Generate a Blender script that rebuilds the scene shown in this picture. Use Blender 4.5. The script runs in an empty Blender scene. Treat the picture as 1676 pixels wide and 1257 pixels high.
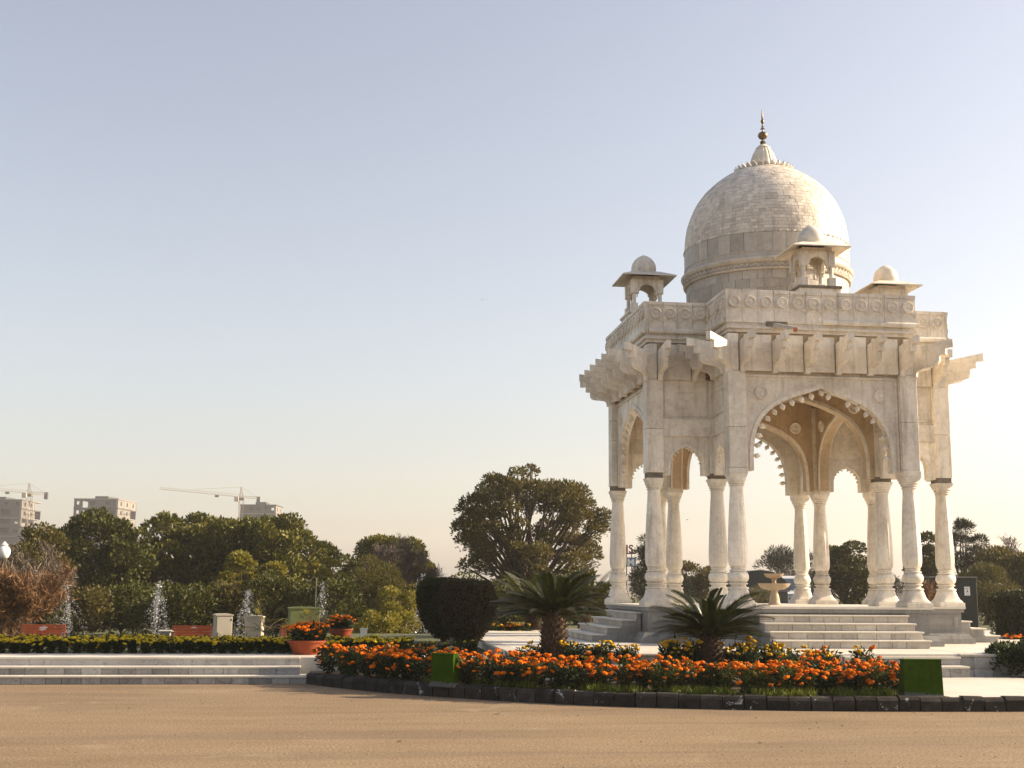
import bpy, bmesh, math, random
import numpy as np
from mathutils import Vector, Matrix
random.seed(7)
RNG = np.random.default_rng(11)
R = math.radians
PI = math.pi
S = bpy.context.scene
COL = S.collection

# ------------------------------------------------------------------ camera
CAM = Vector((-9.4907, -27.7968, 1.62))
YAW, PITCH, ROLL, FPX = 0.12566, 0.16090, 0.00767, 2066.86
fw = Vector((math.sin(YAW) * math.cos(PITCH), math.cos(YAW) * math.cos(PITCH), math.sin(PITCH)))
rt = Vector((math.cos(YAW), -math.sin(YAW), 0))
up = rt.cross(fw)
rt, up = math.cos(ROLL) * rt + math.sin(ROLL) * up, -math.sin(ROLL) * rt + math.cos(ROLL) * up
cd = bpy.data.cameras.new('camera')
cam = bpy.data.objects.new('camera', cd)
COL.objects.link(cam)
cam.matrix_world = Matrix(((rt.x, up.x, -fw.x, CAM.x), (rt.y, up.y, -fw.y, CAM.y), (rt.z, up.z, -fw.z, CAM.z), (0, 0, 0, 1)))
cd.sensor_fit = 'HORIZONTAL'
cd.sensor_width = 36
cd.lens = 36 * FPX / 1676
cd.clip_start = 0.1
cd.clip_end = 12000
S.camera = cam

# ------------------------------------------------------------------ light
SUN_EL, SUN_AZ = R(25), R(89.0)          # azimuth clockwise from +Y
w = bpy.data.worlds.new('World')
S.world = w
w.use_nodes = True
nt = w.node_tree
bg = nt.nodes['Background']
sky = nt.nodes.new('ShaderNodeTexSky')
sky.sky_type = 'NISHITA'
sky.sun_disc = False
sky.sun_elevation = SUN_EL
sky.sun_rotation = SUN_AZ
sky.altitude = 0
sky.air_density = 1.12
sky.dust_density = 2.0
sky.ozone_density = 1.0
hs = nt.nodes.new('ShaderNodeHueSaturation')
hs.inputs['Saturation'].default_value = 0.66
nt.links.new(sky.outputs[0], hs.inputs['Color'])
tint = nt.nodes.new('ShaderNodeMix')
tint.data_type = 'RGBA'
tint.blend_type = 'MULTIPLY'
tint.inputs[0].default_value = 1
tint.inputs[7].default_value = (1.045, .972, .955, 1)
nt.links.new(hs.outputs[0], tint.inputs[6])
nt.links.new(tint.outputs[2], bg.inputs[0])
bg.inputs[1].default_value = 0.092
sl = bpy.data.lights.new('sun', 'SUN')
sl.energy = 5.0
sl.angle = R(0.6)
sl.color = (1.0, 0.80, 0.56)
sun = bpy.data.objects.new('sun', sl)
COL.objects.link(sun)
sdir = Vector((math.sin(SUN_AZ) * math.cos(SUN_EL), math.cos(SUN_AZ) * math.cos(SUN_EL), math.sin(SUN_EL)))
sun.rotation_euler = sdir.to_track_quat('Z', 'Y').to_euler()
sun.location = (60, 0, 40)
vs = S.view_settings
vs.view_transform = 'Standard'
vs.look = 'None'
vs.exposure = 1.2
vs.gamma = 1
S.render.engine = 'CYCLES'
S.cycles.use_denoising = True
S.cycles.max_bounces = 8
S.cycles.diffuse_bounces = 5
S.cycles.transparent_max_bounces = 8


# ------------------------------------------------------------------ helpers
def px(u, d, v=None):
    """world point seen at picture column u at a distance of d metres along the view axis"""
    vv = 628.5 + FPX * math.tan(PITCH) if v is None else v
    return CAM + d * (fw + (u - 838) / FPX * rt - (vv - 628.5) / FPX * up)


def tag(o, label=None, cat=None, group=None, kind=None):
    if label: o['label'] = label
    if cat: o['category'] = cat
    if group: o['group'] = group
    if kind: o['kind'] = kind
    return o


def link(o, parent=None):
    COL.objects.link(o)
    if parent is not None:
        o.parent = parent
    return o


def thing(name, loc, rz=0, label=None, cat=None, group=None, kind=None):
    o = bpy.data.objects.new(name, None)
    o.empty_display_size = 0.2
    o.location = loc
    o.rotation_euler = (0, 0, rz)
    COL.objects.link(o)
    return tag(o, label, cat, group, kind)


def inst(name, mesh, parent=None, loc=(0, 0, 0), rot=(0, 0, 0), scale=(1, 1, 1)):
    o = bpy.data.objects.new(name, mesh)
    o.location = loc
    o.rotation_euler = rot
    o.scale = scale
    return link(o, parent)


def copy_tree(o, parent=None):
    c = o.copy()
    COL.objects.link(c)
    c.parent = parent
    for ch in list(o.children):
        copy_tree(ch, c)
    return c


class MB:
    """collects shapes; .mesh() / .build() make ONE mesh"""

    def __init__(s):
        s.v = []
        s.f = []
        s.sm = []

    def add(s, vs, fs, smooth=False):
        n = len(s.v)
        s.v += [tuple(p) for p in vs]
        s.f += [tuple(i + n for i in f) for f in fs]
        s.sm += [smooth] * len(fs)
        return s

    def box(s, x0, x1, y0, y1, z0, z1, bev=0.0):
        if bev <= 0:
            vs = [(x, y, z) for z in (z0, z1) for y in (y0, y1) for x in (x0, x1)]
            return s.add(vs, [(0, 2, 3, 1), (4, 5, 7, 6), (0, 1, 5, 4), (2, 6, 7, 3), (0, 4, 6, 2), (1, 3, 7, 5)])
        b = bev
        lv = [(z0, b), (z0 + b, 0), (z1 - b, 0), (z1, b)]
        vs = []
        for z, i in lv:
            c = b
            vs += [(x0 + i + c, y0 + i, z), (x1 - i - c, y0 + i, z), (x1 - i, y0 + i + c, z), (x1 - i, y1 - i - c, z),
                   (x1 - i - c, y1 - i, z), (x0 + i + c, y1 - i, z), (x0 + i, y1 - i - c, z), (x0 + i, y0 + i + c, z)]
        fs = [tuple(range(7, -1, -1)), tuple(range(24, 32))]
        for k in range(3):
            for j in range(8):
                fs.append((k * 8 + j, k * 8 + (j + 1) % 8, k * 8 + 8 + (j + 1) % 8, k * 8 + 8 + j))
        return s.add(vs, fs)

    def lathe(s, prof, n=24, smooth=True, c=(0, 0), phase=0.0, sq=None, cap=True, ang=None):
        """prof: (r, z) bottom to top; sq: list of superellipse exponents per level"""
        vs = []
        for k, (r, z) in enumerate(prof):
            e = 2 if sq is None else sq[k]
            for j in range(n):
                t = 2 * PI * j / n + phase
                ct, st = math.cos(t), math.sin(t)
                q = 1.0 if e == 2 else (abs(ct) ** e + abs(st) ** e) ** (-1.0 / e)
                vs.append((c[0] + r * q * ct, c[1] + r * q * st, z))
        fs = []
        m = len(prof)
        for k in range(m - 1):
            for j in range(n):
                fs.append((k * n + j, k * n + (j + 1) % n, (k + 1) * n + (j + 1) % n, (k + 1) * n + j))
        s.add(vs, fs, smooth)
        if cap:
            s.f += [tuple(len(s.v) - len(vs) + j for j in range(n - 1, -1, -1)), tuple(len(s.v) - n + j for j in range(n))]
            s.sm += [False, False]
        return s

    def prism(s, poly, h0, h1, M=None, smooth_side=False):
        """polygon (x, y) extruded from h0 to h1 along z; M optional 4x4 matrix"""
        n = len(poly)
        vs = [Vector((p[0], p[1], h0)) for p in poly] + [Vector((p[0], p[1], h1)) for p in poly]
        if M is not None:
            vs = [M @ p for p in vs]
        s.add(vs, [tuple(range(n - 1, -1, -1)), tuple(range(n, 2 * n))])
        s.add([], [])
        b = len(s.v) - 2 * n
        for j in range(n):
            s.f.append((b + j, b + (j + 1) % n, b + n + (j + 1) % n, b + n + j))
            s.sm.append(smooth_side)
        return s

    def tube(s, pts, rad, n=7, cap=True, smooth=True):
        pts = [Vector(p) for p in pts]
        if not hasattr(rad, '__len__'):
            rad = [rad] * len(pts)
        vs = []
        prev = None
        for i, p in enumerate(pts):
            d = (pts[min(i + 1, len(pts) - 1)] - pts[max(i - 1, 0)])
            if d.length < 1e-9: d = Vector((0, 0, 1))
            d.normalize()
            a = prev if prev is not None else (Vector((1, 0, 0)) if abs(d.x) < .9 else Vector((0, 1, 0)))
            a = (a - d * a.dot(d))
            if a.length < 1e-6: a = d.orthogonal()
            a.normalize()
            prev = a
            b = d.cross(a)
            for j in range(n):
                t = 2 * PI * j / n
                vs.append(p + rad[i] * (math.cos(t) * a + math.sin(t) * b))
        fs = []
        for k in range(len(pts) - 1):
            for j in range(n):
                fs.append((k * n + j, k * n + (j + 1) % n, (k + 1) * n + (j + 1) % n, (k + 1) * n + j))
        if cap:
            fs += [tuple(range(n - 1, -1, -1)), tuple(range((len(pts) - 1) * n, len(pts) * n))]
        return s.add(vs, fs, smooth)

    def mesh(s, name, mat, off=(0, 0, 0), sharp=40):
        me = bpy.data.meshes.new(name)
        me.from_pydata([(p[0] - off[0], p[1] - off[1], p[2] - off[2]) for p in s.v], [], s.f)
        me.polygons.foreach_set('use_smooth', s.sm)
        me.update()
        if any(s.sm):
            me.set_sharp_from_angle(angle=R(sharp))
        me.materials.append(mat)
        return me

    def build(s, name, mat, parent=None, off=(0, 0, 0), loc=(0, 0, 0), sharp=40):
        return inst(name, s.mesh(name, mat, off, sharp), parent, loc)


def quads(name, V, mat, mats=None, idx=None):
    """V: (n,4,3) float array -> mesh of n separate quads"""
    n = len(V)
    me = bpy.data.meshes.new(name)
    me.vertices.add(4 * n)
    me.vertices.foreach_set('co', np.ascontiguousarray(V, dtype=np.float32).ravel())
    me.loops.add(4 * n)
    me.loops.foreach_set('vertex_index', np.arange(4 * n, dtype=np.int32))
    me.polygons.add(n)
    me.polygons.foreach_set('loop_start', np.arange(0, 4 * n, 4, dtype=np.int32))
    me.materials.append(mat)
    if mats:
        for m in mats: me.materials.append(m)
        me.polygons.foreach_set('material_index', np.asarray(idx, dtype=np.int32))
    me.update(calc_edges=True)
    return me


def unit(n):
    v = RNG.normal(size=(n, 3))
    return v / np.linalg.norm(v, axis=1)[:, None]


def leaf_quads(P, D, L, W, bend=0.25):
    """diamond leaves at points P pointing along D"""
    n = len(P)
    D = D / (np.linalg.norm(D, axis=1)[:, None] + 1e-9)
    A = np.cross(D, unit(n))
    A /= (np.linalg.norm(A, axis=1)[:, None] + 1e-9)
    N = np.cross(A, D)
    L = np.broadcast_to(np.asarray(L, float), (n,))[:, None]
    W = np.broadcast_to(np.asarray(W, float), (n,))[:, None]
    m = P + D * L * .45
    V = np.stack([P, m + A * W * .5 + N * L * bend * .3, P + D * L - N * L * bend * .2, m - A * W * .5 + N * L * bend * .3], 1)
    return V


# ------------------------------------------------------------------ materials
def newmat(name):
    m = bpy.data.materials.new(name)
    m.use_nodes = True
    t = m.node_tree
    return m, t, t.nodes['Principled BSDF'], t.nodes.new, t.links.new


def ramp(t, cols):
    r = t.nodes.new('ShaderNodeValToRGB')
    e = r.color_ramp.elements
    while len(e) < len(cols): e.new(0.5)
    for k, (p, c) in enumerate(cols):
        e[k].position = p
        e[k].color = (*c, 1)
    return r


def noise(t, scale, detail=4, rough=.55, vec=None, dist=0.0):
    n = t.nodes.new('ShaderNodeTexNoise')
    n.inputs['Scale'].default_value = scale
    n.inputs['Detail'].default_value = detail
    n.inputs['Roughness'].default_value = rough
    n.inputs['Distortion'].default_value = dist
    if vec is not None: t.links.new(vec, n.inputs['Vector'])
    return n


def mixc(t, a, b, fac, mode='MIX'):
    m = t.nodes.new('ShaderNodeMix')
    m.data_type = 'RGBA'
    m.blend_type = mode
    for sock, val in ((m.inputs[0], fac), (m.inputs[6], a), (m.inputs[7], b)):
        if hasattr(val, 'is_linked') or hasattr(val, 'links'):
            t.links.new(val, sock)
        elif isinstance(val, tuple):
            sock.default_value = (*val, 1)
        else:
            sock.default_value = val
    return m.outputs[2]


def math_n(t, op, a, b=None):
    m = t.nodes.new('ShaderNodeMath')
    m.operation = op
    for k, v in enumerate((a, b)):
        if v is None: continue
        if isinstance(v, (int, float)): m.inputs[k].default_value = v
        else: t.links.new(v, m.inputs[k])
    return m.outputs[0]


def worldpos(t, scale=(1, 1, 1)):
    g = t.nodes.new('ShaderNodeNewGeometry')
    mp = t.nodes.new('ShaderNodeMapping')
    mp.inputs['Scale'].default_value = scale
    t.links.new(g.outputs['Position'], mp.inputs['Vector'])
    return mp.outputs[0]


def bump(t, bsdf, h, strength=.3, dist=.01):
    b = t.nodes.new('ShaderNodeBump')
    b.inputs['Strength'].default_value = strength
    b.inputs['Distance'].default_value = dist
    t.links.new(h, b.inputs['Height'])
    t.links.new(b.outputs[0], bsdf.inputs['Normal'])


def marble_mat(name, lo, mid, hi, stain=.45, vary=.16, island=False, rough=.5, veins=.35):
    m, t, b, N, L = newmat(name)
    p = worldpos(t)
    n1 = noise(t, .9, 5, .6, p)
    n2 = noise(t, 7, 5, .65, p, .6)
    c = ramp(t, [(.28, lo), (.5, mid), (.72, hi)])
    L(math_n(t, 'ADD', math_n(t, 'MULTIPLY', n1.outputs[0], .6), math_n(t, 'MULTIPLY', n2.outputs[0], .4)), c.inputs[0])
    col = c.outputs[0]
    # thin grey veins
    nv = noise(t, 2.3, 6, .6, p, 1.8)
    v = math_n(t, 'ABSOLUTE', math_n(t, 'SUBTRACT', nv.outputs[0], .5))
    vr = ramp(t, [(0.0, (1, 1, 1)), (.016, (0, 0, 0)), (1, (0, 0, 0))])
    L(v, vr.inputs[0])
    col = mixc(t, col, (lo[0] * .62, lo[1] * .64, lo[2] * .68), math_n(t, 'MULTIPLY', vr.outputs[0], veins))
    # rain streaks and grime
    ns = noise(t, 1.0, 5, .7, worldpos(t, (5, 5, .55)))
    sr = ramp(t, [(.52, (0, 0, 0)), (.72, (1, 1, 1))])
    L(ns.outputs[0], sr.inputs[0])
    col = mixc(t, col, (lo[0] * .55, lo[1] * .52, lo[2] * .47), math_n(t, 'MULTIPLY', sr.outputs[0], stain))
    nb = noise(t, 3.2, 4, .7, p)
    br = ramp(t, [(.60, (0, 0, 0)), (.74, (1, 1, 1))])
    L(nb.outputs[0], br.inputs[0])
    col = mixc(t, col, (lo[0] * .8, lo[1] * .70, lo[2] * .56), math_n(t, 'MULTIPLY', br.outputs[0], .22 * stain / .45))
    # each slab its own tone
    if island:
        g = t.nodes.new('ShaderNodeNewGeometry')
        rnd = g.outputs['Random Per Island']
    else:
        oi = t.nodes.new('ShaderNodeObjectInfo')
        rnd = oi.outputs['Random']
    k = math_n(t, 'ADD', math_n(t, 'MULTIPLY', rnd, vary), 1 - vary * .55)
    hsn = t.nodes.new('ShaderNodeHueSaturation')
    L(col, hsn.inputs['Color'])
    L(k, hsn.inputs['Value'])
    L(hsn.outputs[0], b.inputs['Base Color'])
    b.inputs['Roughness'].default_value = rough
    b.inputs['Specular IOR Level'].default_value = .35
    nf = noise(t, 38, 4, .6, p)
    bump(t, b, nf.outputs[0], .25, .006)
    return m


def plain_mat(name, c1, c2, scale=4, rough=.6, vary=0.0, bumps=0.0, metal=0.0, detail=4, spec=.4):
    m, t, b, N, L = newmat(name)
    p = worldpos(t)
    n1 = noise(t, scale, detail, .6, p)
    r = ramp(t, [(.3, c1), (.7, c2)])
    L(n1.outputs[0], r.inputs[0])
    col = r.outputs[0]
    if vary:
        oi = t.nodes.new('ShaderNodeObjectInfo')
        h = t.nodes.new('ShaderNodeHueSaturation')
        L(col, h.inputs['Color'])
        L(math_n(t, 'ADD', math_n(t, 'MULTIPLY', oi.outputs['Random'], vary), 1 - vary / 2), h.inputs['Value'])
        col = h.outputs[0]
    L(col, b.inputs['Base Color'])
    b.inputs['Roughness'].default_value = rough
    b.inputs['Metallic'].default_value = metal
    b.inputs['Specular IOR Level'].default_value = spec
    if bumps:
        nf = noise(t, scale * 9, 3, .6, p)
        bump(t, b, nf.outputs[0], bumps, .01)
    return m


def leaf_mat(name, c1, c2, c3, trans=.3, rough=.55):
    m, t, b, N, L = newmat(name)
    g = N('ShaderNodeNewGeometry')
    r = ramp(t, [(0.0, c1), (.55, c2), (1.0, c3)])
    p = worldpos(t)
    n1 = noise(t, .9, 3, .6, p)
    L(math_n(t, 'ADD', math_n(t, 'MULTIPLY', g.outputs['Random Per Island'], .55),
             math_n(t, 'MULTIPLY', math_n(t, 'SUBTRACT', n1.outputs[0], .2), .75)), r.inputs[0])
    L(r.outputs[0], b.inputs['Base Color'])
    b.inputs['Roughness'].default_value = rough
    b.inputs['Specular IOR Level'].default_value = .25
    tr = N('ShaderNodeBsdfTranslucent')
    h = N('ShaderNodeHueSaturation')
    h.inputs['Value'].default_value = 1.3
    h.inputs['Hue'].default_value = .49
    L(r.outputs[0], h.inputs['Color'])
    L(h.outputs[0], tr.inputs[0])
    mx = N('ShaderNodeMixShader')
    mx.inputs[0].default_value = trans
    L(b.outputs[0], mx.inputs[1])
    L(tr.outputs[0], mx.inputs[2])
    L(mx.outputs[0], t.nodes['Material Output'].inputs['Surface'])
    return m


M = {}
M['marble'] = marble_mat('marble', (0.4441, 0.3897, 0.3221), (0.7060, 0.6477, 0.5502), (0.8480, 0.8125, 0.7108), stain=.6, vary=.22)
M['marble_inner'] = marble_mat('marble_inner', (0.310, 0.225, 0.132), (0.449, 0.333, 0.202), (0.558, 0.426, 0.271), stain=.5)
M['marble_dome'] = marble_mat('marble_dome', (0.4693, 0.4166, 0.3562), (0.6429, 0.5813, 0.4950), (0.7986, 0.7291, 0.6250), stain=.55, vary=.34, island=True)
M['marble_stone'] = marble_mat('marble_stone', (0.3359, 0.2969, 0.2521), (0.4703, 0.4255, 0.3641), (0.5715, 0.5259, 0.4537), stain=.35, vary=.30)
M['paving'] = marble_mat('paving', (0.4960, 0.4528, 0.3840), (0.5952, 0.5520, 0.4776), (0.6400, 0.6328, 0.5584), stain=.15, vary=.08, veins=.15)
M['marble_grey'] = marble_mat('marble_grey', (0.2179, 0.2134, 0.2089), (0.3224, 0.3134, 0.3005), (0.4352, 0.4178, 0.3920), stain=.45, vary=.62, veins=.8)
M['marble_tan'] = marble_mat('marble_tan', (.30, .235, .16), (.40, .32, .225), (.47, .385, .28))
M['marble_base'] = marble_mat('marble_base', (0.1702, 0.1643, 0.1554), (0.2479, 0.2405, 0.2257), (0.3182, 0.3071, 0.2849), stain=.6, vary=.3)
M['bare_stone'] = plain_mat('bare_stone', (.10, .085, .065), (.24, .205, .16), 14, .9, bumps=.5)
M['brass'] = plain_mat('brass', (.10, .065, .03), (.22, .15, .07), 9, .42, metal=.7)
M['spout'] = plain_mat('spout', (.40, .36, .30), (.5, .45, .38), 5, .6)
M['rust_red'] = plain_mat('rust_red', (.20, .05, .02), (.28, .08, .03), 8, .8)
M['kerb'] = None


def kerb_mat():
    m, t, b, N, L = newmat('kerb_paint')
    p = worldpos(t)
    n1 = noise(t, 6, 5, .65, p)
    r = ramp(t, [(.3, (.014, .0128, .0115)), (.62, (.036, .032, .028)), (.8, (.085, .076, .066))])
    L(n1.outputs[0], r.inputs[0])
    n2 = noise(t, 5.5, 5, .75, p, .8)
    r2 = ramp(t, [(.615, (0, 0, 0)), (.65, (1, 1, 1))])
    L(n2.outputs[0], r2.inputs[0])
    col = mixc(t, r.outputs[0], (.42, .42, .41), math_n(t, 'MULTIPLY', r2.outputs[0], .85))
    oi = N('ShaderNodeObjectInfo')
    h = N('ShaderNodeHueSaturation')
    L(col, h.inputs['Color'])
    L(math_n(t, 'ADD', math_n(t, 'MULTIPLY', oi.outputs['Random'], .7), .7), h.inputs['Value'])
    L(h.outputs[0], b.inputs['Base Color'])
    b.inputs['Roughness'].default_value = .85
    b.inputs['Specular IOR Level'].default_value = .15
    nf = noise(t, 40, 4, .6, p)
    bump(t, b, nf.outputs[0], .5, .01)
    return m


def road_mat():
    m, t, b, N, L = newmat('road_asphalt')
    p = worldpos(t)
    n1 = noise(t, .35, 5, .6, p)
    n2 = noise(t, 34, 3, .8, p)
    n3 = noise(t, 1.0, 4, .7, worldpos(t, (.5, 2.2, 1)))
    r = ramp(t, [(.3, (.165, .115, .068)), (.5, (.215, .155, .096)), (.75, (.265, .198, .128))])
    L(math_n(t, 'ADD', math_n(t, 'MULTIPLY', n1.outputs[0], .55), math_n(t, 'MULTIPLY', n3.outputs[0], .45)), r.inputs[0])
    r2 = ramp(t, [(.32, (.30, .30, .32)), (.5, (1, 1, 1)), (.66, (1.7, 1.65, 1.55))])
    L(n2.outputs[0], r2.inputs[0])
    col = mixc(t, r.outputs[0], r2.outputs[0], .95, 'MULTIPLY')
    # sparse dark grit and pale chips
    vo = N('ShaderNodeTexVoronoi')
    vo.inputs['Scale'].default_value = 9
    L(p, vo.inputs['Vector'])
    vr = ramp(t, [(.0, (1, 1, 1)), (.045, (1, 1, 1)), (.06, (0, 0, 0))])
    L(vo.outputs['Distance'], vr.inputs[0])
    sep = N('ShaderNodeSeparateColor')
    L(vo.outputs['Color'], sep.inputs[0])
    dk = math_n(t, 'MULTIPLY', vr.outputs[0], math_n(t, 'GREATER_THAN', sep.outputs[0], .62))
    col = mixc(t, col, (.09, .065, .045), math_n(t, 'MULTIPLY', dk, .75))
    # worn wheel tracks, oil stains and dusty patches
    nt1 = noise(t, 1.0, 4, .65, worldpos(t, (.10, 1.1, 1)), .4)
    tr1 = ramp(t, [(.48, (0, 0, 0)), (.66, (1, 1, 1))])
    L(nt1.outputs[0], tr1.inputs[0])
    col = mixc(t, col, (.105, .078, .052), math_n(t, 'MULTIPLY', tr1.outputs[0], .38))
    nt2 = noise(t, .9, 5, .7, p, .6)
    tr2 = ramp(t, [(.60, (0, 0, 0)), (.74, (1, 1, 1))])
    L(nt2.outputs[0], tr2.inputs[0])
    col = mixc(t, col, (.33, .26, .18), math_n(t, 'MULTIPLY', tr2.outputs[0], .55))
    nt3 = noise(t, 3.1, 4, .7, p)
    tr3 = ramp(t, [(.68, (0, 0, 0)), (.74, (1, 1, 1))])
    L(nt3.outputs[0], tr3.inputs[0])
    col = mixc(t, col, (.07, .055, .04), math_n(t, 'MULTIPLY', tr3.outputs[0], .35))
    L(col, b.inputs['Base Color'])
    b.inputs['Roughness'].default_value = .9
    b.inputs['Specular IOR Level'].default_value = .2
    n4 = noise(t, 70, 3, .7, p)
    bump(t, b, n4.outputs[0], .35, .008)
    return m


M['kerb'] = kerb_mat()
M['road'] = road_mat()
M['soil'] = plain_mat('soil', (.035, .022, .014), (.085, .055, .035), 5, .95, bumps=.8)
M['lawn'] = plain_mat('lawn', (.035, .045, .015), (.10, .10, .035), 2.5, .95, bumps=.8)
M['ground'] = plain_mat('ground', (.12, .10, .06), (.18, .15, .10), .4, .95)
M['grass'] = leaf_mat('grass_blade', (0.0554, 0.0792, 0.0065), (0.1030, 0.1368, 0.0130), (0.1742, 0.1944, 0.0216), .35)
M['marigold_leaf'] = leaf_mat('marigold_leaf', (0.0099, 0.0193, 0.0055), (0.0193, 0.0358, 0.0099), (0.0468, 0.0660, 0.0193), .25)
M['orange'] = plain_mat('orange_petal', (.50, .095, .002), (.62, .155, .004), 30, .85, spec=.1, vary=.25)
M['yellow'] = plain_mat('yellow_petal', (.50, .27, .008), (.60, .37, .015), 30, .85, spec=.1, vary=.25)
M['lemon'] = plain_mat('lemon_petal', (.38, .27, .010), (.52, .39, .02), 30, .85, spec=.1, vary=.3)
M['hedge_leaf'] = leaf_mat('hedge_leaf', (0.0112, 0.0170, 0.0042), (0.0224, 0.0306, 0.0065), (0.0468, 0.0510, 0.0119), .15)
M['hedge_brown'] = leaf_mat('hedge_brown', (0.0224, 0.0192, 0.0080), (0.0448, 0.0368, 0.0144), (0.0880, 0.0720, 0.0288), .15)
M['hedge_core'] = plain_mat('hedge_core', (.010, .010, .006), (.02, .017, .010), 6, .95)
M['wood'] = plain_mat('bark', (.045, .030, .020), (.11, .08, .055), 8, .9, bumps=.8)
M['pale_wood'] = plain_mat('pale_bark', (.16, .12, .085), (.30, .24, .17), 8, .9)
M['leaf_dark'] = leaf_mat('leaf_dark', (0.0222, 0.0285, 0.0034), (0.0532, 0.0590, 0.0069), (0.1331, 0.1190, 0.0152), .16)
M['leaf_mid'] = leaf_mat('leaf_mid', (0.0412, 0.0490, 0.0050), (0.0963, 0.0959, 0.0101), (0.2203, 0.1815, 0.0228), .16)
M['leaf_olive'] = leaf_mat('leaf_olive', (0.0468, 0.0437, 0.0086), (0.0883, 0.0760, 0.0153), (0.1664, 0.1282, 0.0287), .28)
M['leaf_yellow'] = leaf_mat('leaf_yellow', (0.0887, 0.0846, 0.0096), (0.1773, 0.1612, 0.0177), (0.3063, 0.2660, 0.0363), .35)
M['leaf_pine'] = leaf_mat('leaf_pine', (0.0100, 0.0150, 0.0070), (0.0200, 0.0250, 0.0110), (0.0425, 0.0425, 0.0200), .15)
M['leaf_feather'] = leaf_mat('leaf_feather', (0.0415, 0.0413, 0.0070), (0.0783, 0.0716, 0.0129), (0.1381, 0.1193, 0.0264), .3)
M['twig_brown'] = leaf_mat('twig_brown', (0.0690, 0.0324, 0.0120), (0.1496, 0.0756, 0.0305), (0.2531, 0.1513, 0.0685), .1)
M['twig_grey'] = leaf_mat('twig_grey', (0.0630, 0.0455, 0.0336), (0.1120, 0.0840, 0.0630), (0.1820, 0.1400, 0.1050), .1)
M['cycad'] = leaf_mat('cycad_frond', (0.0099, 0.0188, 0.0037), (0.0246, 0.0351, 0.0075), (0.0675, 0.0702, 0.0168), .12, .42)
M['cycad_pale'] = leaf_mat('cycad_frond_pale', (0.0180, 0.0240, 0.0036), (0.0420, 0.0480, 0.0072), (0.0780, 0.0780, 0.0150), .25, .45)  # paler green fronds of the two background cycads
M['cycad_bark'] = plain_mat('cycad_bark', (.030, .017, .010), (.11, .065, .036), 22, .95, bumps=.9, vary=.5)
M['terracotta'] = plain_mat('terracotta', (.19, .030, .006), (.28, .055, .012), 5, .75, bumps=.2)
M['bench_wood'] = plain_mat('bench_wood', (0.3000, 0.0660, 0.0144), (0.3960, 0.0960, 0.0240), 6, .55, vary=.15)
M['cream_steel'] = plain_mat('cream_steel', (.36, .325, .26), (.42, .38, .31), 3, .5)
M['white_paint'] = plain_mat('white_paint', (.70, .69, .66), (.80, .79, .76), 5, .5)
M['green_cab'] = plain_mat('green_cabinet', (.15, .17, .05), (.20, .22, .075), 4, .5)
M['green_board'] = None
M['dark_steel'] = plain_mat('dark_steel', (.012, .014, .013), (.022, .024, .022), 3, .5)
M['metal_grey'] = plain_mat('metal_grey', (.16, .15, .14), (.24, .23, .21), 5, .5, metal=.3)
M['paper'] = plain_mat('paper', (.70, .70, .70), (.78, .78, .77), 5, .7)
M['print_black'] = plain_mat('print_black', (.03, .03, .03), (.05, .05, .05), 5, .7)
M['concrete'] = plain_mat('raw_concrete', (0.0699, 0.0663, 0.0645), (0.1003, 0.0951, 0.0917), .25, .9, vary=.15)
M['concrete_pale_lit'] = plain_mat('pale_lit_concrete', (0.1870, 0.1742, 0.1530), (0.2550, 0.2338, 0.2040), .25, .9, vary=.15)  # pale tone of alternate slabs; on right sides it paints in the sunlight
M['crane_steel'] = plain_mat('crane_steel', (.14, .11, .075), (.20, .16, .11), 1, .6)
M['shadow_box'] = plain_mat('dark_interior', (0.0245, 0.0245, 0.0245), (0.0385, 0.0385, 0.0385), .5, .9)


def green_board_mat():
    m, t, b, N, L = newmat('green_board_paint')
    tc = N('ShaderNodeTexCoord')
    p = tc.outputs['Object']
    n1 = noise(t, 6, 5, .7, p)
    r = ramp(t, [(.3, (.020, .046, .0008)), (.7, (.034, .070, .0015))])
    L(n1.outputs[0], r.inputs[0])
    n2 = noise(t, 14, 5, .8, p, .5)
    r2 = ramp(t, [(.70, (0, 0, 0)), (.73, (1, 1, 1))])
    L(n2.outputs[0], r2.inputs[0])
    col = mixc(t, r.outputs[0], (.22, .19, .12), math_n(t, 'MULTIPLY', r2.outputs[0], .7))
    sx = N('ShaderNodeSeparateXYZ')
    L(p, sx.inputs[0])
    n3 = noise(t, 11, 4, .7, p)
    edge = math_n(t, 'ADD', sx.outputs[2], math_n(t, 'MULTIPLY', math_n(t, 'SUBTRACT', n3.outputs[0], .5), .22))
    lt = math_n(t, 'LESS_THAN', edge, .045)
    col = mixc(t, col, (.10, .10, .10), math_n(t, 'MULTIPLY', lt, .9))
    L(col, b.inputs['Base Color'])
    b.inputs['Roughness'].default_value = .85
    b.inputs['Specular IOR Level'].default_value = .04
    return m


M['green_board'] = green_board_mat()

# ------------------------------------------------------------------ the setting: ground, road, kerb, terrace, walkway, path
PZ = 0.56        # terrace level
WZ = 0.41        # walkway level


def sheet(name, pts, z, mat, kind='structure', thick=0.0):
    mb = MB()
    if thick:
        mb.prism(pts, z - thick, z)
    else:
        mb.add([(x, y, z) for x, y in pts], [tuple(range(len(pts)))])
    o = mb.build(name, mat)
    o['kind'] = kind
    return o


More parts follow.
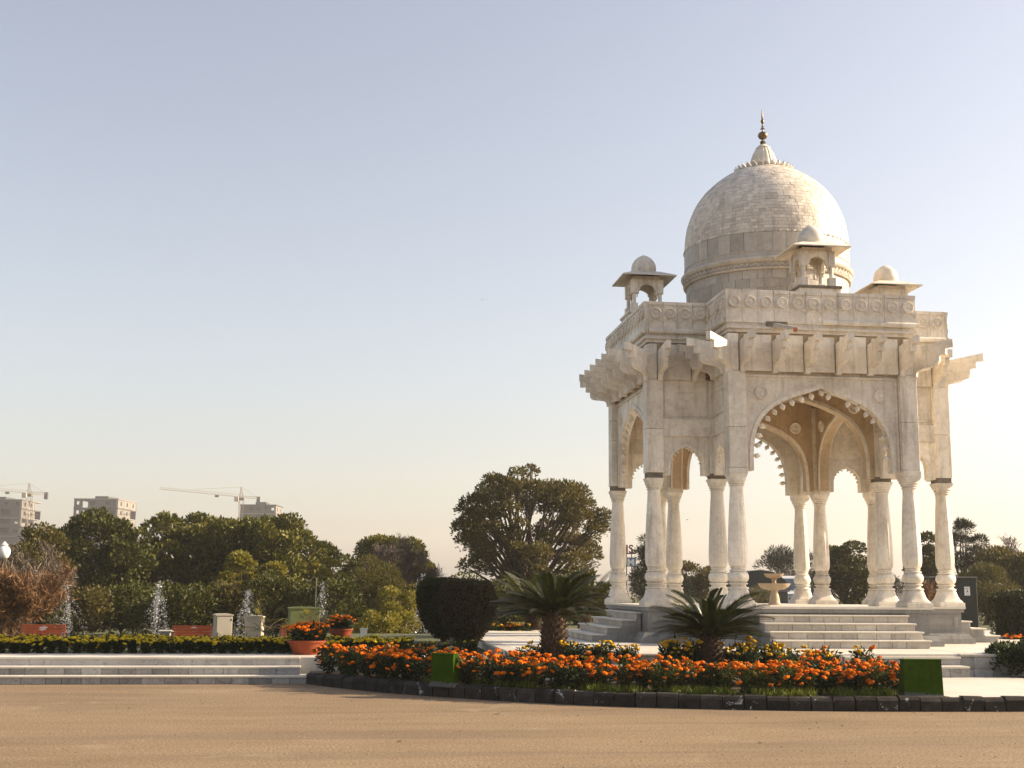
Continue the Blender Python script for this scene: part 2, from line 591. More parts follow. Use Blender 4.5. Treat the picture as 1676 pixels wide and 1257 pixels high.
GZ = -.35        # level of the sunken garden beyond the left flower rows
sheet('ground', [(-900, -100), (900, -100), (900, 1500), (-900, 1500)], -.40, M['ground'])
sheet('road', [(-70, -70), (70, -70), (70, -4.6), (-70, -4.6)], 0.0, M['road'], thick=.3)
sheet('garden', [(-90, -1.2), (-11.2, -1.2), (-11.2, 8.5), (-3.5, 8.5), (-3.5, 140), (-90, 140)], GZ, M['lawn'])
sheet('lawn', [(-90, -3.75), (-6.55, -3.75), (-6.55, 5), (-4.8, 5), (-4.8, 7.2), (9.6, 7.2), (9.6, -6.0), (70, -6.0), (70, 140), (-3.4, 140), (-3.4, 8.4), (-11.1, 8.4), (-11.1, -1.3), (-90, -1.3)], .36, M['lawn'], thick=.72)

KERB = [(-10.32, -5.40), (-10.18, -5.50), (-9.55, -6.58), (-8.79, -7.56), (-7.82, -8.47), (-7.0, -9.14), (-5.8, -9.90), (-4.83, -10.25), (-3.8, -10.55),
        (-2.56, -10.77), (-1.2, -10.87), (0, -10.91), (2.2, -10.93), (9.5, -10.93)]


def poly_resample(P, step):
    P = np.array(P, float)
    # smooth by Chaikin twice
    for _ in range(2):
        Q = [P[0]]
        for a_, b_ in zip(P[:-1], P[1:]):
            Q += [.75 * a_ + .25 * b_, .25 * a_ + .75 * b_]
        Q.append(P[-1])
        P = np.array(Q)
    d = np.r_[0, np.cumsum(np.linalg.norm(np.diff(P, axis=0), axis=1))]
    n = int(d[-1] / step)
    s = np.linspace(0, d[-1], n + 1)
    return np.c_[np.interp(s, d, P[:, 0]), np.interp(s, d, P[:, 1])]


kp = poly_resample(KERB[1:], .298)
kerb = thing('kerb', (kp[0][0], kp[0][1], 0), kind='structure')
for k in range(len(kp) - 1):
    p, q = kp[k], kp[k + 1]
    L_ = np.linalg.norm(q - p)
    t_ = (q - p) / L_
    ang = math.atan2(t_[1], t_[0])
    g = .005 + random.random() * .006
    h = .196 + random.uniform(-.016, .012)
    mb = MB().prism([(0.0 + random.uniform(-.006, .006), -.05), (0.0, h - .05), (.03, h - .012), (.06, h), (.16, h), (.16, -.05)], g, L_ - g)
    # prism axis z -> along the kerb; x -> inward (left of travel), y -> up
    o = mb.build('kerb_stone', M['kerb'], kerb)
    Rm = Matrix(((-t_[1], 0, t_[0], p[0] - kp[0][0]), (t_[0], 0, t_[1], p[1] - kp[0][1]), (0, 1, 0, 0), (0, 0, 0, 1)))
    o.matrix_local = Rm @ Matrix.Rotation(random.uniform(-.02, .02), 4, 'X') @ Matrix.Rotation(random.uniform(-.012, .012), 4, 'Y')


def kerb_in(u, d):
    """point at parameter u (0..1) along the kerb, d metres inside it"""
    f_ = u * (len(kp) - 1)
    i = min(int(f_), len(kp) - 2)
    p, q = kp[i], kp[i + 1]
    c = p + (q - p) * (f_ - i)
    t_ = (q - p) / np.linalg.norm(q - p)
    return c + d * np.array([-t_[1], t_[0]])


# soil of the bed inside the kerb, left of the path
inner = [tuple(kerb_in(u, .15)) for u in np.linspace(0, 1, 60)]
bed = [p for p in inner if p[0] < -1.18] + [(-1.18, -6.75), (-6.72, -6.75), (-6.72, -6.05), (-8.0, -5.95), (-9.0, -5.5), (-9.95, -5.0), (-10.12, -5.0)]
sheet('flower_bed', bed, .175, M['soil'], thick=.2)
sheet('path', [(-1.175, -10.77), (1.9, -10.78), (1.9, -6.9), (-1.175, -6.9)], .19, M['paving'], thick=.2)
sheet('side_bed', [(1.905, -10.78), (9.5, -10.78), (9.5, -6.75), (1.905, -6.75)], .20, M['soil'], thick=.2)

# walkway on the left, above the left steps
sheet('walkway', [(-40, -4.95), (-9.95, -4.95), (-9.0, -5.45), (-8.0, -5.9), (-6.74, -6.0), (-6.74, -3.75), (-40, -3.75)], WZ, M['paving'], thick=.35)

# terrace round the pavilion
TER = [(-6.7, -6.55), (9.4, -6.55), (9.4, 7.0), (-4.85, 7.0), (-4.85, 4.9), (-6.6, 4.9)]
ter = sheet('terrace', TER, PZ - .04, M['paving'], thick=.5)


def child(o, parent):
    """parent o (authored in world space) to parent"""
    o.parent = parent
    o.location = o.location - parent.location
    return o


# paving slabs on the terrace (sunlit sheet, fine joints)
def paving(parent, x0, x1, y0, y1, z, st, name='paving_slab', mat='paving', skip=None, gap=.003):
    nx = max(1, round((x1 - x0) / st))
    ny = max(1, round((y1 - y0) / st))
    dx, dy = (x1 - x0) / nx, (y1 - y0) / ny
    me = MB().box(0, dx - gap, 0, dy - gap, -.04, 0, .002).mesh(name, M[mat])
    for i in range(nx):
        for j in range(ny):
            x, y = x0 + i * dx, y0 + j * dy
            if skip and skip(x + dx / 2, y + dy / 2): continue
            inst(name, me, parent, (x, y, z + random.uniform(-.0012, .0012)))


paving(ter, -6.68, 9.38, -6.53, -4.75, PZ, .9)
paving(ter, -6.68, -4.7, -4.75, 4.85, PZ, .9)
paving(ter, -4.7, 9.38, -4.75, 6.95, PZ - .004, .9, skip=lambda x, y: (abs(x) < 1.4 and abs(y) < 3.9) or (abs(y) < 1.4 and abs(x) < 3.9) or (abs(x) < 2.4 and abs(y) < 2.4))


# clad walls under the terrace edge: coping and wall stones
def clad_wall(parent, p, q, z0, z1, mat, cope=True, rows=None, st=.30, name='wall_stone', copemat='marble_stone'):
    p, q = Vector((*p, 0)), Vector((*q, 0))
    d = q - p
    Ln = d.length
    ang = math.atan2(d.y, d.x)
    zt = z1 - (.045 if cope else 0)
    if rows is None: rows = max(1, round((zt - z0) / .17))
    rh = (zt - z0) / rows
    for r_ in range(rows):
        s_ = 0.0
        while s_ < Ln - .02:
            l_ = min(st * random.uniform(.75, 1.35), Ln - s_)
            if Ln - s_ - l_ < .1: l_ = Ln - s_
            pr_ = .028 + random.uniform(-.008, .008)
            mb = MB().box(.003, l_ - .003, -pr_, .02, .003, rh - .003, .006)
            o = mb.build(name, M[mat], parent)
            c = p + d.normalized() * s_
            o.location = Vector((c.x, c.y, z0 + r_ * rh)) - parent.location
            o.rotation_euler = (0, 0, ang)
            s_ += l_
    if cope:
        s_ = 0.0
        while s_ < Ln - .02:
            l_ = min(1.1, Ln - s_)
            if Ln - s_ - l_ < .3: l_ = Ln - s_
            mb = MB().box(.002, l_ - .002, -.055, .24, 0, .045, .008)
            o = mb.build('coping_slab', M[copemat], parent)
            c = p + d.normalized() * s_
            o.location = Vector((c.x, c.y, z1 - .043)) - parent.location
            o.rotation_euler = (0, 0, ang)
            s_ += l_


clad_wall(ter, (-6.7, -6.55), (-1.05, -6.55), .10, PZ, 'marble_stone')
clad_wall(ter, (1.05, -6.55), (9.4, -6.55), .10, PZ, 'marble_grey')
clad_wall(ter, (-6.7, -1.9), (-6.7, -6.55), .38, PZ, 'marble_grey', rows=1)

# steps from the terrace down to the path
ps = thing('path_steps', (0, -6.6, .19), label='two low marble steps from the terrace down to the front path', cat='steps')
for k, (z0, z1, yy) in enumerate(((.19, .375, -6.92), (.375, .52, -6.60))):
    hw = 1.05
    o = MB().box(-hw, hw, yy + .02, -6.545, z0, z1 - .035).build('step', M['marble_grey'], ps, (0, -6.6, .19))
    n = 6
    for i in range(n):
        MB().box(-hw + 2 * hw / n * i + .003, -hw + 2 * hw / n * (i + 1) - .003, yy, yy + .022, z0 + .003, z1 - .036, .003).build('riser_slab', M['marble_grey'], o, (0, 0, 0)).location = (0, 6.6, -.19)
    for i in range(2):
        MB().box(-hw + hw * i + .002, -hw + hw * (i + 1) - .002, yy - .03, -6.55 + (.012 if k == 0 else .0), z1 - .035, z1, .006).build('tread_slab', M['paving'], o, (0, 0, 0)).location = (0, 6.6, -.19)

# the low planter wall round the first cycad
pw = thing('planter_wall', (-5.6, -7.25, .17), label='low marble edging wall holding the soil round the large cycad', cat='wall')
MB().box(-6.66, -4.75, -7.28, -7.22, .17, .385).build('wall_core', M['marble_stone'], pw, (-5.6, -7.25, .17))
for i in range(6):
    MB().box(-6.68 + i * .325 + .003, -6.68 + (i + 1) * .325 - .003, -7.305, -7.28, .175, .385, .004).build('wall_stone', M['marble_stone'], pw, (-5.6, -7.25, .17))
for i in range(2):
    MB().box(-6.70 + i * .98, -6.70 + (i + 1) * .98 - .004, -7.33, -7.20, .386, .42, .005).build('coping_slab', M['paving'], pw, (-5.6, -7.25, .17))
sheet('planter_soil', [(-6.66, -7.22), (-4.75, -7.22), (-4.75, -6.6), (-6.66, -6.6)], .36, M['soil'], thick=.18)

# the left steps up from the road
ls = thing('marble_steps', (-14.5, -5.4, 0), label='three wide grey marble steps rising from the road at the left', cat='steps')
LS0, LS1 = -18.6, -10.3
for k in range(3):
    z0, z1 = k * .1367, (k + 1) * .1367
    yy = -5.55 + k * .30
    x1 = LS1 + (0.14 if k == 0 else 0.02 if k == 1 else 0)
    off = (-14.5, -5.4, 0)
    st = MB().box(LS0, x1 - .02, yy + .02, -4.955, z0 - (.02 if k == 0 else 0), z1 - .03).build('step', M['marble_grey'], ls, off)
    x = LS0
    while x < x1 - .01:
        l_ = min(random.uniform(.24, .40), x1 - x)
        if x1 - x - l_ < .12: l_ = x1 - x
        mb = MB().box(x + .004, x + l_ - .004, yy + random.uniform(-.005, .005), yy + .022, z0 + .002, z1 - .031, .003)
        mb.build('riser_slab', M['marble_grey'], st, off)
        x += l_
    x = LS0
    while x < x1 - .01:
        l_ = min(1.25, x1 - x)
        if x1 - x - l_ < .4: l_ = x1 - x
        MB().box(x + .0015, x + l_ - .0015, yy - .025, -4.955 if k < 2 else -4.7, z1 - .03, z1 if k < 2 else WZ + .004, .004).build('tread_slab', M['paving'], st, off)
        x += l_

# ------------------------------------------------------------------ the pavilion
A, B, W = 2.0, 3.366, .358
C1, C2 = A - W / 2, B - W / 2
FZ, ZC, ZB, ZF, ZP = 1.3137, 3.994, 6.033, 6.83, 7.71
pav = thing('marble_pavilion', (0, 0, PZ), label='white marble domed pavilion with bulbous columns and cusped arches', cat='pavilion')
PO = (0, 0, PZ)


def cross(a, b):
    return [(-a, -b), (a, -b), (a, -a), (b, -a), (b, a), (a, a), (a, b), (-a, b), (-a, a), (-b, a), (-b, -a), (-a, -a)]


def pm(mb, name, mat='marble', parent=pav, **k):
    return mb.build(name, M[mat], parent, PO if parent is pav else (0, 0, 0), **k)


def rot4(k):
    return Matrix.Rotation(k * PI / 2, 4, 'Z')


# --- stylobate
e = .04
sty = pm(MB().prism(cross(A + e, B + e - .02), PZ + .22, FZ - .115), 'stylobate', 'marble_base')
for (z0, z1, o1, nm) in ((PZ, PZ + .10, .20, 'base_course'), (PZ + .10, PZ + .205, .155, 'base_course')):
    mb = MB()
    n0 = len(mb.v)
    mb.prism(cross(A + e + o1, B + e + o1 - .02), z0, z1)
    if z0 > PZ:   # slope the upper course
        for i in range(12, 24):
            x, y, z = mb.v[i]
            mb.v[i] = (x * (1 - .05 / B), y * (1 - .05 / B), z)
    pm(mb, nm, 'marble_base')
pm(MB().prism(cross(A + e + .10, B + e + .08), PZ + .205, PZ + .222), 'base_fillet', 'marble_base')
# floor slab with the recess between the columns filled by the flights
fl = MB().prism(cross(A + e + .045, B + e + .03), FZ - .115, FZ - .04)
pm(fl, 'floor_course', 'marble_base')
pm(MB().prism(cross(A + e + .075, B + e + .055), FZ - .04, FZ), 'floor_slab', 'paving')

# pedestal panels on the notch faces
for q in range(4):
    for sgn in (-1, 1):
        # panel on the face y = -A, x in (A .. B) mirrored by sgn, and its twin through the rotation
        y = -(A + e) - .0
        x0, x1 = sorted((sgn * (A + .30), sgn * (B - .10)))
        mb = MB()
        zz0, zz1 = PZ + .30, FZ - .17
        t_ = .05
        for (xa, xb, za, zb_) in ((x0, x1, zz0, zz0 + t_), (x0, x1, zz1 - t_, zz1), (x0, x0 + t_, zz0 + t_, zz1 - t_), (x1 - t_, x1, zz0 + t_, zz1 - t_)):
            mb.box(xa, xb, y - .014, y + .01, za, zb_)
        mb.v = [tuple(rot4(q) @ Vector(v)) for v in mb.v]
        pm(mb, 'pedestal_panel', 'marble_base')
        # the return face of the arm next to it (x = A side)
        mb = MB()
        ya, yb = -(B - .06), -(A + .42)
        xx = sgn * (A + e)
        for (p0, p1, za, zb_) in ((ya, yb, zz0, zz0 + t_), (ya, yb, zz1 - t_, zz1), (ya, ya + t_, zz0 + t_, zz1 - t_), (yb - t_, yb, zz0 + t_, zz1 - t_)):
            mb.box(min(xx, xx + sgn * .014), max(xx, xx + sgn * .014), p0, p1, za, zb_)
        mb.v = [tuple(rot4(q) @ Vector(v)) for v in mb.v]
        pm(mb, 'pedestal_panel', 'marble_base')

# --- four flights of steps
FW = 1.52
riser = (FZ - PZ) / 5
noses = [B + 1.14, B + .83, B + .51, B + .19]
slab_len = .335
for q in range(4):
    Mq = rot4(q)
    for k in range(4):
        z0, z1 = PZ + k * riser, PZ + (k + 1) * riser
        y = -noses[k]
        yb = -(B + .05)
        def T(mb):
            mb.v = [tuple(Mq @ Vector(v)) for v in mb.v]
            return mb
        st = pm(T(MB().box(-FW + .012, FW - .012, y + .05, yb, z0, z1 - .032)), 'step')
        # riser stones
        x = -FW
        n = 0
        while x < FW - .01:
            l_ = min(slab_len * random.uniform(.8, 1.25), FW - x)
            if FW - x - l_ < .12: l_ = FW - x
            mb = T(MB().box(x + .004, x + l_ - .004, y + .028 + random.uniform(-.003, .003), y + .052, z0 + .002, z1 - .034, .003))
            mb.build('riser_stone', M['marble_stone'], st, PO)
            x += l_
        # side stones
        for sg in (-1, 1):
            yt = (-noses[k + 1] if k < 3 else yb) + .03
            x0, x1 = sorted((sg * (FW - .011), sg * (FW + .004)))
            for (ya_, yb_, zt_) in ((y + .055, min(yt, yb), z1 - .034), (min(yt, yb), yb, z1 - .001)):
                yy = ya_
                while yy < yb_ - .02:
                    l_ = min(.45, yb_ - yy)
                    if yb_ - yy - l_ < .15: l_ = yb_ - yy
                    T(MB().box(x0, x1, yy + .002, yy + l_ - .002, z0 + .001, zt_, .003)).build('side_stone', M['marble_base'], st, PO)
                    yy += l_
        # tread slabs
        cuts = [-FW - .02, -FW * .34 + random.uniform(-.2, .2), FW * .33 + random.uniform(-.2, .2), FW + .02]
        yn = -noses[k + 1] if k < 3 else yb
        for i in range(3):
            T(MB().box(cuts[i] + .002, cuts[i + 1] - .002, y - .012, yn + .03, z1 - .032, z1, .008)).build('tread_slab', M['paving'], st, PO)

# --- columns
def column_meshes():
    n = 24
    ph = PI / 4
    pl = MB()
    pl.box(-.275, .275, -.275, .275, 0, .085, .006)
    plinth = pl.mesh('plinth', M['marble'])
    prof = [(.262, .086), (.262, .10), (.252, .115), (.215, .16), (.195, .22), (.182, .30), (.172, .335)]
    sq = [14, 14, 12, 9, 6, 4, 3]
    bell = MB().lathe(prof, n, True, phase=ph, sq=sq)
    bell.lathe([(.175, .336), (.205, .345), (.205, .372), (.17, .382), (.150, .40), (.150, .425), (.185, .435), (.190, .455), (.16, .468)], n, True)
    base = bell.mesh('column_base', M['marble'], sharp=50)
    bl = []
    for k in range(9):
        t = k / 8
        bl.append((.155 + .055 * math.sin(PI * t) ** .7, .47 + t * .215))
    bulb = MB().lathe(bl, n, True)
    bulb.lathe([(.15, .686), (.175, .694), (.175, .712), (.142, .722), (.142, .745), (.155, .75), (.16, .765), (.148, .775)], n, True)
    bulb_m = bulb.mesh('bulb', M['marble'], sharp=50)
    sh = [(.140, .776), (.168, .80), (.190, .86), (.197, .94), (.1975, 1.06), (.193, 1.22), (.183, 1.45), (.168, 1.75), (.150, 2.05), (.133, 2.27), (.133, 2.275)]
    shaft = MB().lathe(sh, 16, False, phase=PI / 16)
    shaft.lathe([(.136, 2.276), (.134, 2.38)], 24, True)
    shaft_m = shaft.mesh('column', M['marble'], sharp=18)
    cp = [(.13, 2.381), (.158, 2.388), (.160, 2.40), (.138, 2.41), (.138, 2.425), (.168, 2.435), (.170, 2.452), (.152, 2.462), (.158, 2.475), (.180, 2.487), (.180, 2.503), (.170, 2.51), (.178, 2.54), (.192, 2.585), (.197, 2.62), (.197, 2.625)]
    csq = [2, 2, 2, 2, 2, 2, 2, 2.5, 2.5, 2.8, 3, 4, 5, 8, 14, 14]
    cap = MB().lathe(cp, n, True, phase=ph, sq=csq)
    cap_m = cap.mesh('capital', M['marble'], sharp=45)
    ab = MB().box(-W / 2 - .012, W / 2 + .012, -W / 2 - .012, W / 2 + .012, 2.626, ZC - FZ + .055, .004)
    ab_m = ab.mesh('abacus', M['marble'])
    gap = MB().box(-W / 2 + .02, W / 2 - .02, -W / 2 + .02, W / 2 - .02, 2.626, ZC - FZ + .055)
    gap_m = gap.mesh('broken_abacus', M['bare_stone'])
    return shaft_m, plinth, base, bulb_m, cap_m, ab_m, gap_m


CM = column_meshes()
spots = []
for sx in (-1, 1):
    for sy in (-1, 1):
        spots += [(sx * C1, sy * C2), (sx * C2, sy * C1), (sx * C1, sy * C1)]
BROKEN = {(-1, -1, 1), (1, -1, 1), (-1, 1, 1), (-1, -1, 2), (1, -1, 2)}
for (x, y) in spots:
    c = inst('column', CM[0], pav, (x, y, FZ - PZ))
    kd = 0 if abs(y) > 2.5 else 1 if abs(x) > 2.5 else 2
    br = (round(math.copysign(1, x)), round(math.copysign(1, y)), kd) in BROKEN
    rz = random.choice((0, 1, 2, 3)) * PI / 2
    for nm, me in (('plinth', CM[1]), ('column_base', CM[2]), ('bulb', CM[3]), ('capital', CM[4]), ('broken_abacus' if br else 'abacus', CM[6] if br else CM[5])):
        inst(nm, me, c, (0, 0, 0), (0, 0, rz))
    # pier of two or three stones above
    zz = [ZC + .056, 5.0 + random.uniform(-.15, .15), ZB + .0]
    if random.random() < .5: zz.insert(2, 5.6 + random.uniform(-.1, .1))
    h = W / 2
    inner = kd == 2
    for z0, z1 in zip(zz[:-1], zz[1:]):
        pm(MB().box(x - h, x + h, y - h, y + h, z0 + .003, z1 - .003, .006), 'pier_stone')

# --- arches
BIG = [(1.46, ZC + .02), (1.46, 4.28), (1.452, 4.48), (1.42, 4.70), (1.355, 4.91), (1.25, 5.09), (1.08, 5.27), (.84, 5.42), (.56, 5.54), (.28, 5.63), (.12, 5.68), (0, 5.73)]
SMALL = [(.345, ZC + .02), (.345, 4.22), (.335, 4.32), (.30, 4.41), (.24, 4.485), (.16, 4.545), (.07, 4.59), (0, 4.625)]


def fine(P, n=3):
    out = []
    for a_, b_ in zip(P[:-1], P[1:]):
        for k in range(n):
            t = k / n
            out.append((a_[0] + (b_[0] - a_[0]) * t, a_[1] + (b_[1] - a_[1]) * t))
    out.append(P[-1])
    return out


def arch_shape(mb, prof, Wd, ztop, y0, y1, cx=0.0):
    half = prof
    pts = [(-Wd, half[0][1]), ] + [(-x, z) for x, z in half] + [(x, z) for x, z in half[-2::-1]] + [(Wd, half[0][1]), (Wd, ztop), (-Wd, ztop)]
    pts = [(p[0] + cx, p[1]) for p in pts]
    Mx = Matrix(((1, 0, 0, 0), (0, 0, 1, 0), (0, 1, 0, 0), (0, 0, 0, 1)))
    mb.prism([(p[0], p[1]) for p in pts], y0, y1, Mx)
    return mb


def archivolt(mb, prof, width, y0, y1, cx=0.0):
    """raised band following the arch"""
    inn = [(-x, z) for x, z in prof] + [(x, z) for x, z in prof[-2::-1]]
    out = []
    n = len(inn)
    for i, (x, z) in enumerate(inn):
        a_ = inn[max(i - 1, 0)]
        b_ = inn[min(i + 1, n - 1)]
        dx, dz = b_[0] - a_[0], b_[1] - a_[1]
        l_ = math.hypot(dx, dz)
        nx, nz = -dz / l_, dx / l_
        out.append((x + nx * width, z + nz * width))
    vs = []
    for i in range(n):
        for (p, y) in ((inn[i], y0), (out[i], y0), (out[i], y1), (inn[i], y1)):
            vs.append((p[0] + cx, y, p[1]))
    fs = []
    for i in range(n - 1):
        for j in range(4):
            fs.append((i * 4 + j, i * 4 + (j + 1) % 4, i * 4 + 4 + (j + 1) % 4, i * 4 + 4 + j))
    fs += [(0, 1, 2, 3), ((n - 1) * 4 + 3, (n - 1) * 4 + 2, (n - 1) * 4 + 1, (n - 1) * 4)]
    mb.add(vs, fs)
    return mb


def bud_mesh(s):
    return MB().lathe([(.010 * s, 0), (.012 * s, .03 * s), (.030 * s, .045 * s), (.046 * s, .075 * s), (.040 * s, .10 * s), (.018 * s, .125 * s), (.002 * s, .142 * s)], 6, False).mesh('bud', M['marble'])


BUD, BUDS = bud_mesh(1.3), bud_mesh(.55)


def add_buds(arch, prof, n, yy, me, Mq, cx, zlo):
    P = [(-x, z) for x, z in fine(prof, 4)] + [(x, z) for x, z in fine(prof, 4)[-2::-1]]
    P = [p for p in P if p[1] > zlo]
    d = [0.0]
    for a_, b_ in zip(P[:-1], P[1:]): d.append(d[-1] + math.hypot(b_[0] - a_[0], b_[1] - a_[1]))
    for k in range(n):
        if n > 14 and random.random() < .12: continue       # some are lost
        s_ = d[-1] * (k + .5) / n
        i = max(j for j in range(len(d)) if d[j] <= s_)
        i = min(i, len(P) - 2)
        t = (s_ - d[i]) / max(d[i + 1] - d[i], 1e-6)
        x = P[i][0] + t * (P[i + 1][0] - P[i][0])
        z = P[i][1] + t * (P[i + 1][1] - P[i][1])
        tx, tz = P[i + 1][0] - P[i][0], P[i + 1][1] - P[i][1]
        l_ = math.hypot(tx, tz)
        nx, nz = tz / l_, -tx / l_       # towards the opening
        v = Mq @ Vector((nx, 0, nz))
        o = inst('bud', me, arch, Mq @ Vector((x + cx + nx * -.012, yy, z + nz * -.012)) - Vector(PO))
        o.rotation_euler = v.to_track_quat('Z', 'Y').to_euler()


def disc_mesh(r, h, name='rosette'):
    mb = MB().lathe([(r, 0), (r, h * .7), (r * .93, h), (r * .80, h), (r * .76, h * .55), (r * .3, h * .55), (r * .22, h * .9), (.001, h)], 20, False, cap=False)
    return mb.mesh(name, M['marble'])


ROS = disc_mesh(.14, .05)
SET = .15
for q in range(4):
    Mq = rot4(q)
    # outer great arch
    mb = MB()
    y0, y1 = -(B - SET), -(B - SET - .20)
    arch_shape(mb, fine(BIG), A - W + .01, ZB + .02, y0, y1)
    mb.v = [tuple(Mq @ Vector(v)) for v in mb.v]
    ar = pm(mb, 'great_arch')
    mb = archivolt(MB(), fine(BIG), .085, y0 - .018, y0 + .004)
    mb.v = [tuple(Mq @ Vector(v)) for v in mb.v]
    mb.build('archivolt', M['marble'], ar, PO)
    add_buds(ar, BIG, 21, y0 + .07, BUD, Mq, 0, 4.2)
    for sg in (-1, 1):
        o = inst('rosette', ROS, ar, Mq @ Vector((sg * 1.27, y0 + .002, 5.60)) - Vector(PO))
        o.rotation_euler = (Mq @ Vector((0, -1, 0))).to_track_quat('Z', 'Y').to_euler()
    # frame mouldings beside and over the arch
    mb = MB()
    for sg in (-1, 1):
        x0, x1 = sorted((sg * 1.585, sg * 1.625))
        mb.box(x0, x1, y0 - .03, y0 + .003, ZC + .06, ZB - .10)
    mb.box(-1.625, 1.625, y0 - .035, y0 + .003, ZB - .10, ZB - .06)
    mb.v = [tuple(Mq @ Vector(v)) for v in mb.v]
    mb.build('frame_moulding', M['marble'], ar, PO)
    # inner great arch of the crossing
    mb = MB()
    y0i, y1i = -(C1 + .11), -(C1 - .11)
    arch_shape(mb, fine(BIG), C1 - W / 2 + .005, ZB + .12, y0i, y1i)
    mb.v = [tuple(Mq @ Vector(v)) for v in mb.v]
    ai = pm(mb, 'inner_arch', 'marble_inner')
    for yy0, yy1 in ((y0i - .02, y0i + .004), (y1i - .004, y1i + .02)):
        mb = archivolt(MB(), fine(BIG), .07, yy0, yy1)
        mb.v = [tuple(Mq @ Vector(v)) for v in mb.v]
        mb.build('archivolt', M['marble'], ai, PO)
    for sg in (-1, 1):
        for (yy, dr) in ((y0i + .002, -1), (y1i - .002, 1)):
            o = inst('rosette', ROS, ai, Mq @ Vector((sg * 1.22, yy, 5.55)) - Vector(PO))
            o.rotation_euler = (Mq @ Vector((0, dr, 0))).to_track_quat('Z', 'Y').to_euler()
    # the two small notch arches of this arm (side walls, facing +-x), and their panels
    for sg in (-1, 1):
        Mn = Mq @ Matrix.Rotation(sg * PI / 2, 4, 'Z')
        # local: wall in plane y=-(A-.06), x runs between the piers
        cx = sg * -(A + B - W) / 2 if False else None
        lo, hi = A + .0, B - W
        cxm = (lo + hi) / 2 * -sg * -1
        y0n, y1n = -(A - .07), -(A - .07 - .20)
        hwid = (hi - lo) / 2 + .005
        mb = arch_shape(MB(), fine(SMALL), hwid, 4.83, y0n, y1n, cxm)
        mb.v = [tuple(Mn @ Vector(v)) for v in mb.v]
        an = pm(mb, 'side_arch')
        mb = archivolt(MB(), fine(SMALL), .05, y0n - .014, y0n + .003, cxm)
        mb.v = [tuple(Mn @ Vector(v)) for v in mb.v]
        mb.build('archivolt', M['marble'], an, PO)
        add_buds(an, SMALL, 11, y0n + .06, BUDS, Mn, cxm, 4.2)
        mb = MB().box(cxm - hwid, cxm + hwid, y0n - .035, y1n, 4.831, 5.195)
        mb.box(cxm - hwid, cxm + hwid, y0n - .05, y0n - .034, 4.835, 4.865)
        mb.v = [tuple(Mn @ Vector(v)) for v in mb.v]
        pm(mb, 'lintel')
        mb = MB().box(cxm - hwid, cxm + hwid, y0n + .02, y1n, 5.196, ZB + .02)
        for (xa, xb, za, zb_) in ((-hwid + .05, hwid - .05, 5.27, 5.30), (-hwid + .05, hwid - .05, 5.86, 5.89), (-hwid + .05, -hwid + .08, 5.30, 5.86), (hwid - .08, hwid - .05, 5.30, 5.86),
                                  (-.22, .22, 5.40, 5.415), (-.22, .22, 5.75, 5.765), (-.22, -.205, 5.415, 5.75), (.205, .22, 5.415, 5.75)):
            mb.box(cxm + xa, cxm + xb, y0n + .002, y0n + .021, za, zb_)
        mb.v = [tuple(Mn @ Vector(v)) for v in mb.v]
        pm(mb, 'carved_panel')

# --- frieze slabs and brackets
BP = [(-.10, -.03), (.055, -.035), (.060, .035), (.075, .07), (.11, .10), (.17, .125), (.30, .15), (.40, .165), (.455, .19), (.485, .23), (.50, .28), (.50, .385),
      (.615, .385), (.615, .53), (.765, .53), (.765, .69), (.05, .60), (-.10, .60)]
BT = .098
bm_ = MB()
Mb = Matrix(((0, 0, 1, 0), (-1, 0, 0, 0), (0, 1, 0, 0), (0, 0, 0, 1)))
bm_.prism(BP, -BT / 2, BT / 2, Mb)
BRK = bm_.mesh('bracket', M['marble'])


def frieze(Mq, length0, length1, yface, pos, wmax):
    """slabs between bracket positions along x on the face y = -yface"""
    edges = [length0] + [p for p in pos] + [length1]
    for k in range(len(edges) - 1):
        x0 = edges[k] + (BT / 2 + .003 if k > 0 else .0015)
        x1 = edges[k + 1] - (BT / 2 + random.uniform(.012, .03) if k < len(edges) - 2 else .0015)
        if x1 - x0 < .02: continue
        mb = MB().box(x0, x1, -yface - random.uniform(-.004, .006), -yface + .07, ZB + random.uniform(.0, .01), ZF - random.uniform(.03, .06), .004)
        mb.v = [tuple(Mq @ Vector(v)) for v in mb.v]
        pm(mb, 'frieze_slab')
    for p in pos:
        o = inst('bracket', BRK, pav, Mq @ Vector((p, -yface, ZB)) - Vector(PO))
        o.rotation_euler = (0, 0, Mq.to_euler().z)
        o.scale = (1, 1, 1 + random.uniform(-.02, .02))


POSA = [-1.70, -1.015, -.335, .335, 1.015, 1.70]
for q in range(4):
    Mq = rot4(q)
    frieze(Mq, -A, A, B, POSA, 0)
    # notch faces at right and left of the next arm
    frieze(Mq, A + .08, B - .072, A, [A + .32, B - .30], 0)
    frieze(Mq, -B + .072, -A - .08, A, [-B + .30, -A - .32], 0)
for sx in (-1, 1):
    for sy in (-1, 1):
        for (cx, cy) in ((sx * A, sy * B), (sx * B, sy * A)):
            o = inst('bracket', BRK, pav, Vector((cx - sx * .03, cy - sy * .03, ZB)) - Vector(PO))
            o.rotation_euler = (0, 0, math.atan2(sx, -sy))
            o.scale = (1, 1.10, .97)
# dark core behind the frieze, roof and ledges
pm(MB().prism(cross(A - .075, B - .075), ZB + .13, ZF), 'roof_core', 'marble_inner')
pm(MB().prism(cross(A - .02, B - .02), ZF, ZF + .07), 'ledge')
pm(MB().prism(cross(A + .035, B + .035), ZF + .07, ZF + .125), 'ledge')
pm(MB().prism(cross(A + .005, B + .005), ZF + .125, ZF + .19), 'roof_slab')

# --- parapet: one slab per medallion
MED = disc_mesh(.118, .05, 'medallion')
PZ0 = ZF + .19
slabm = {}


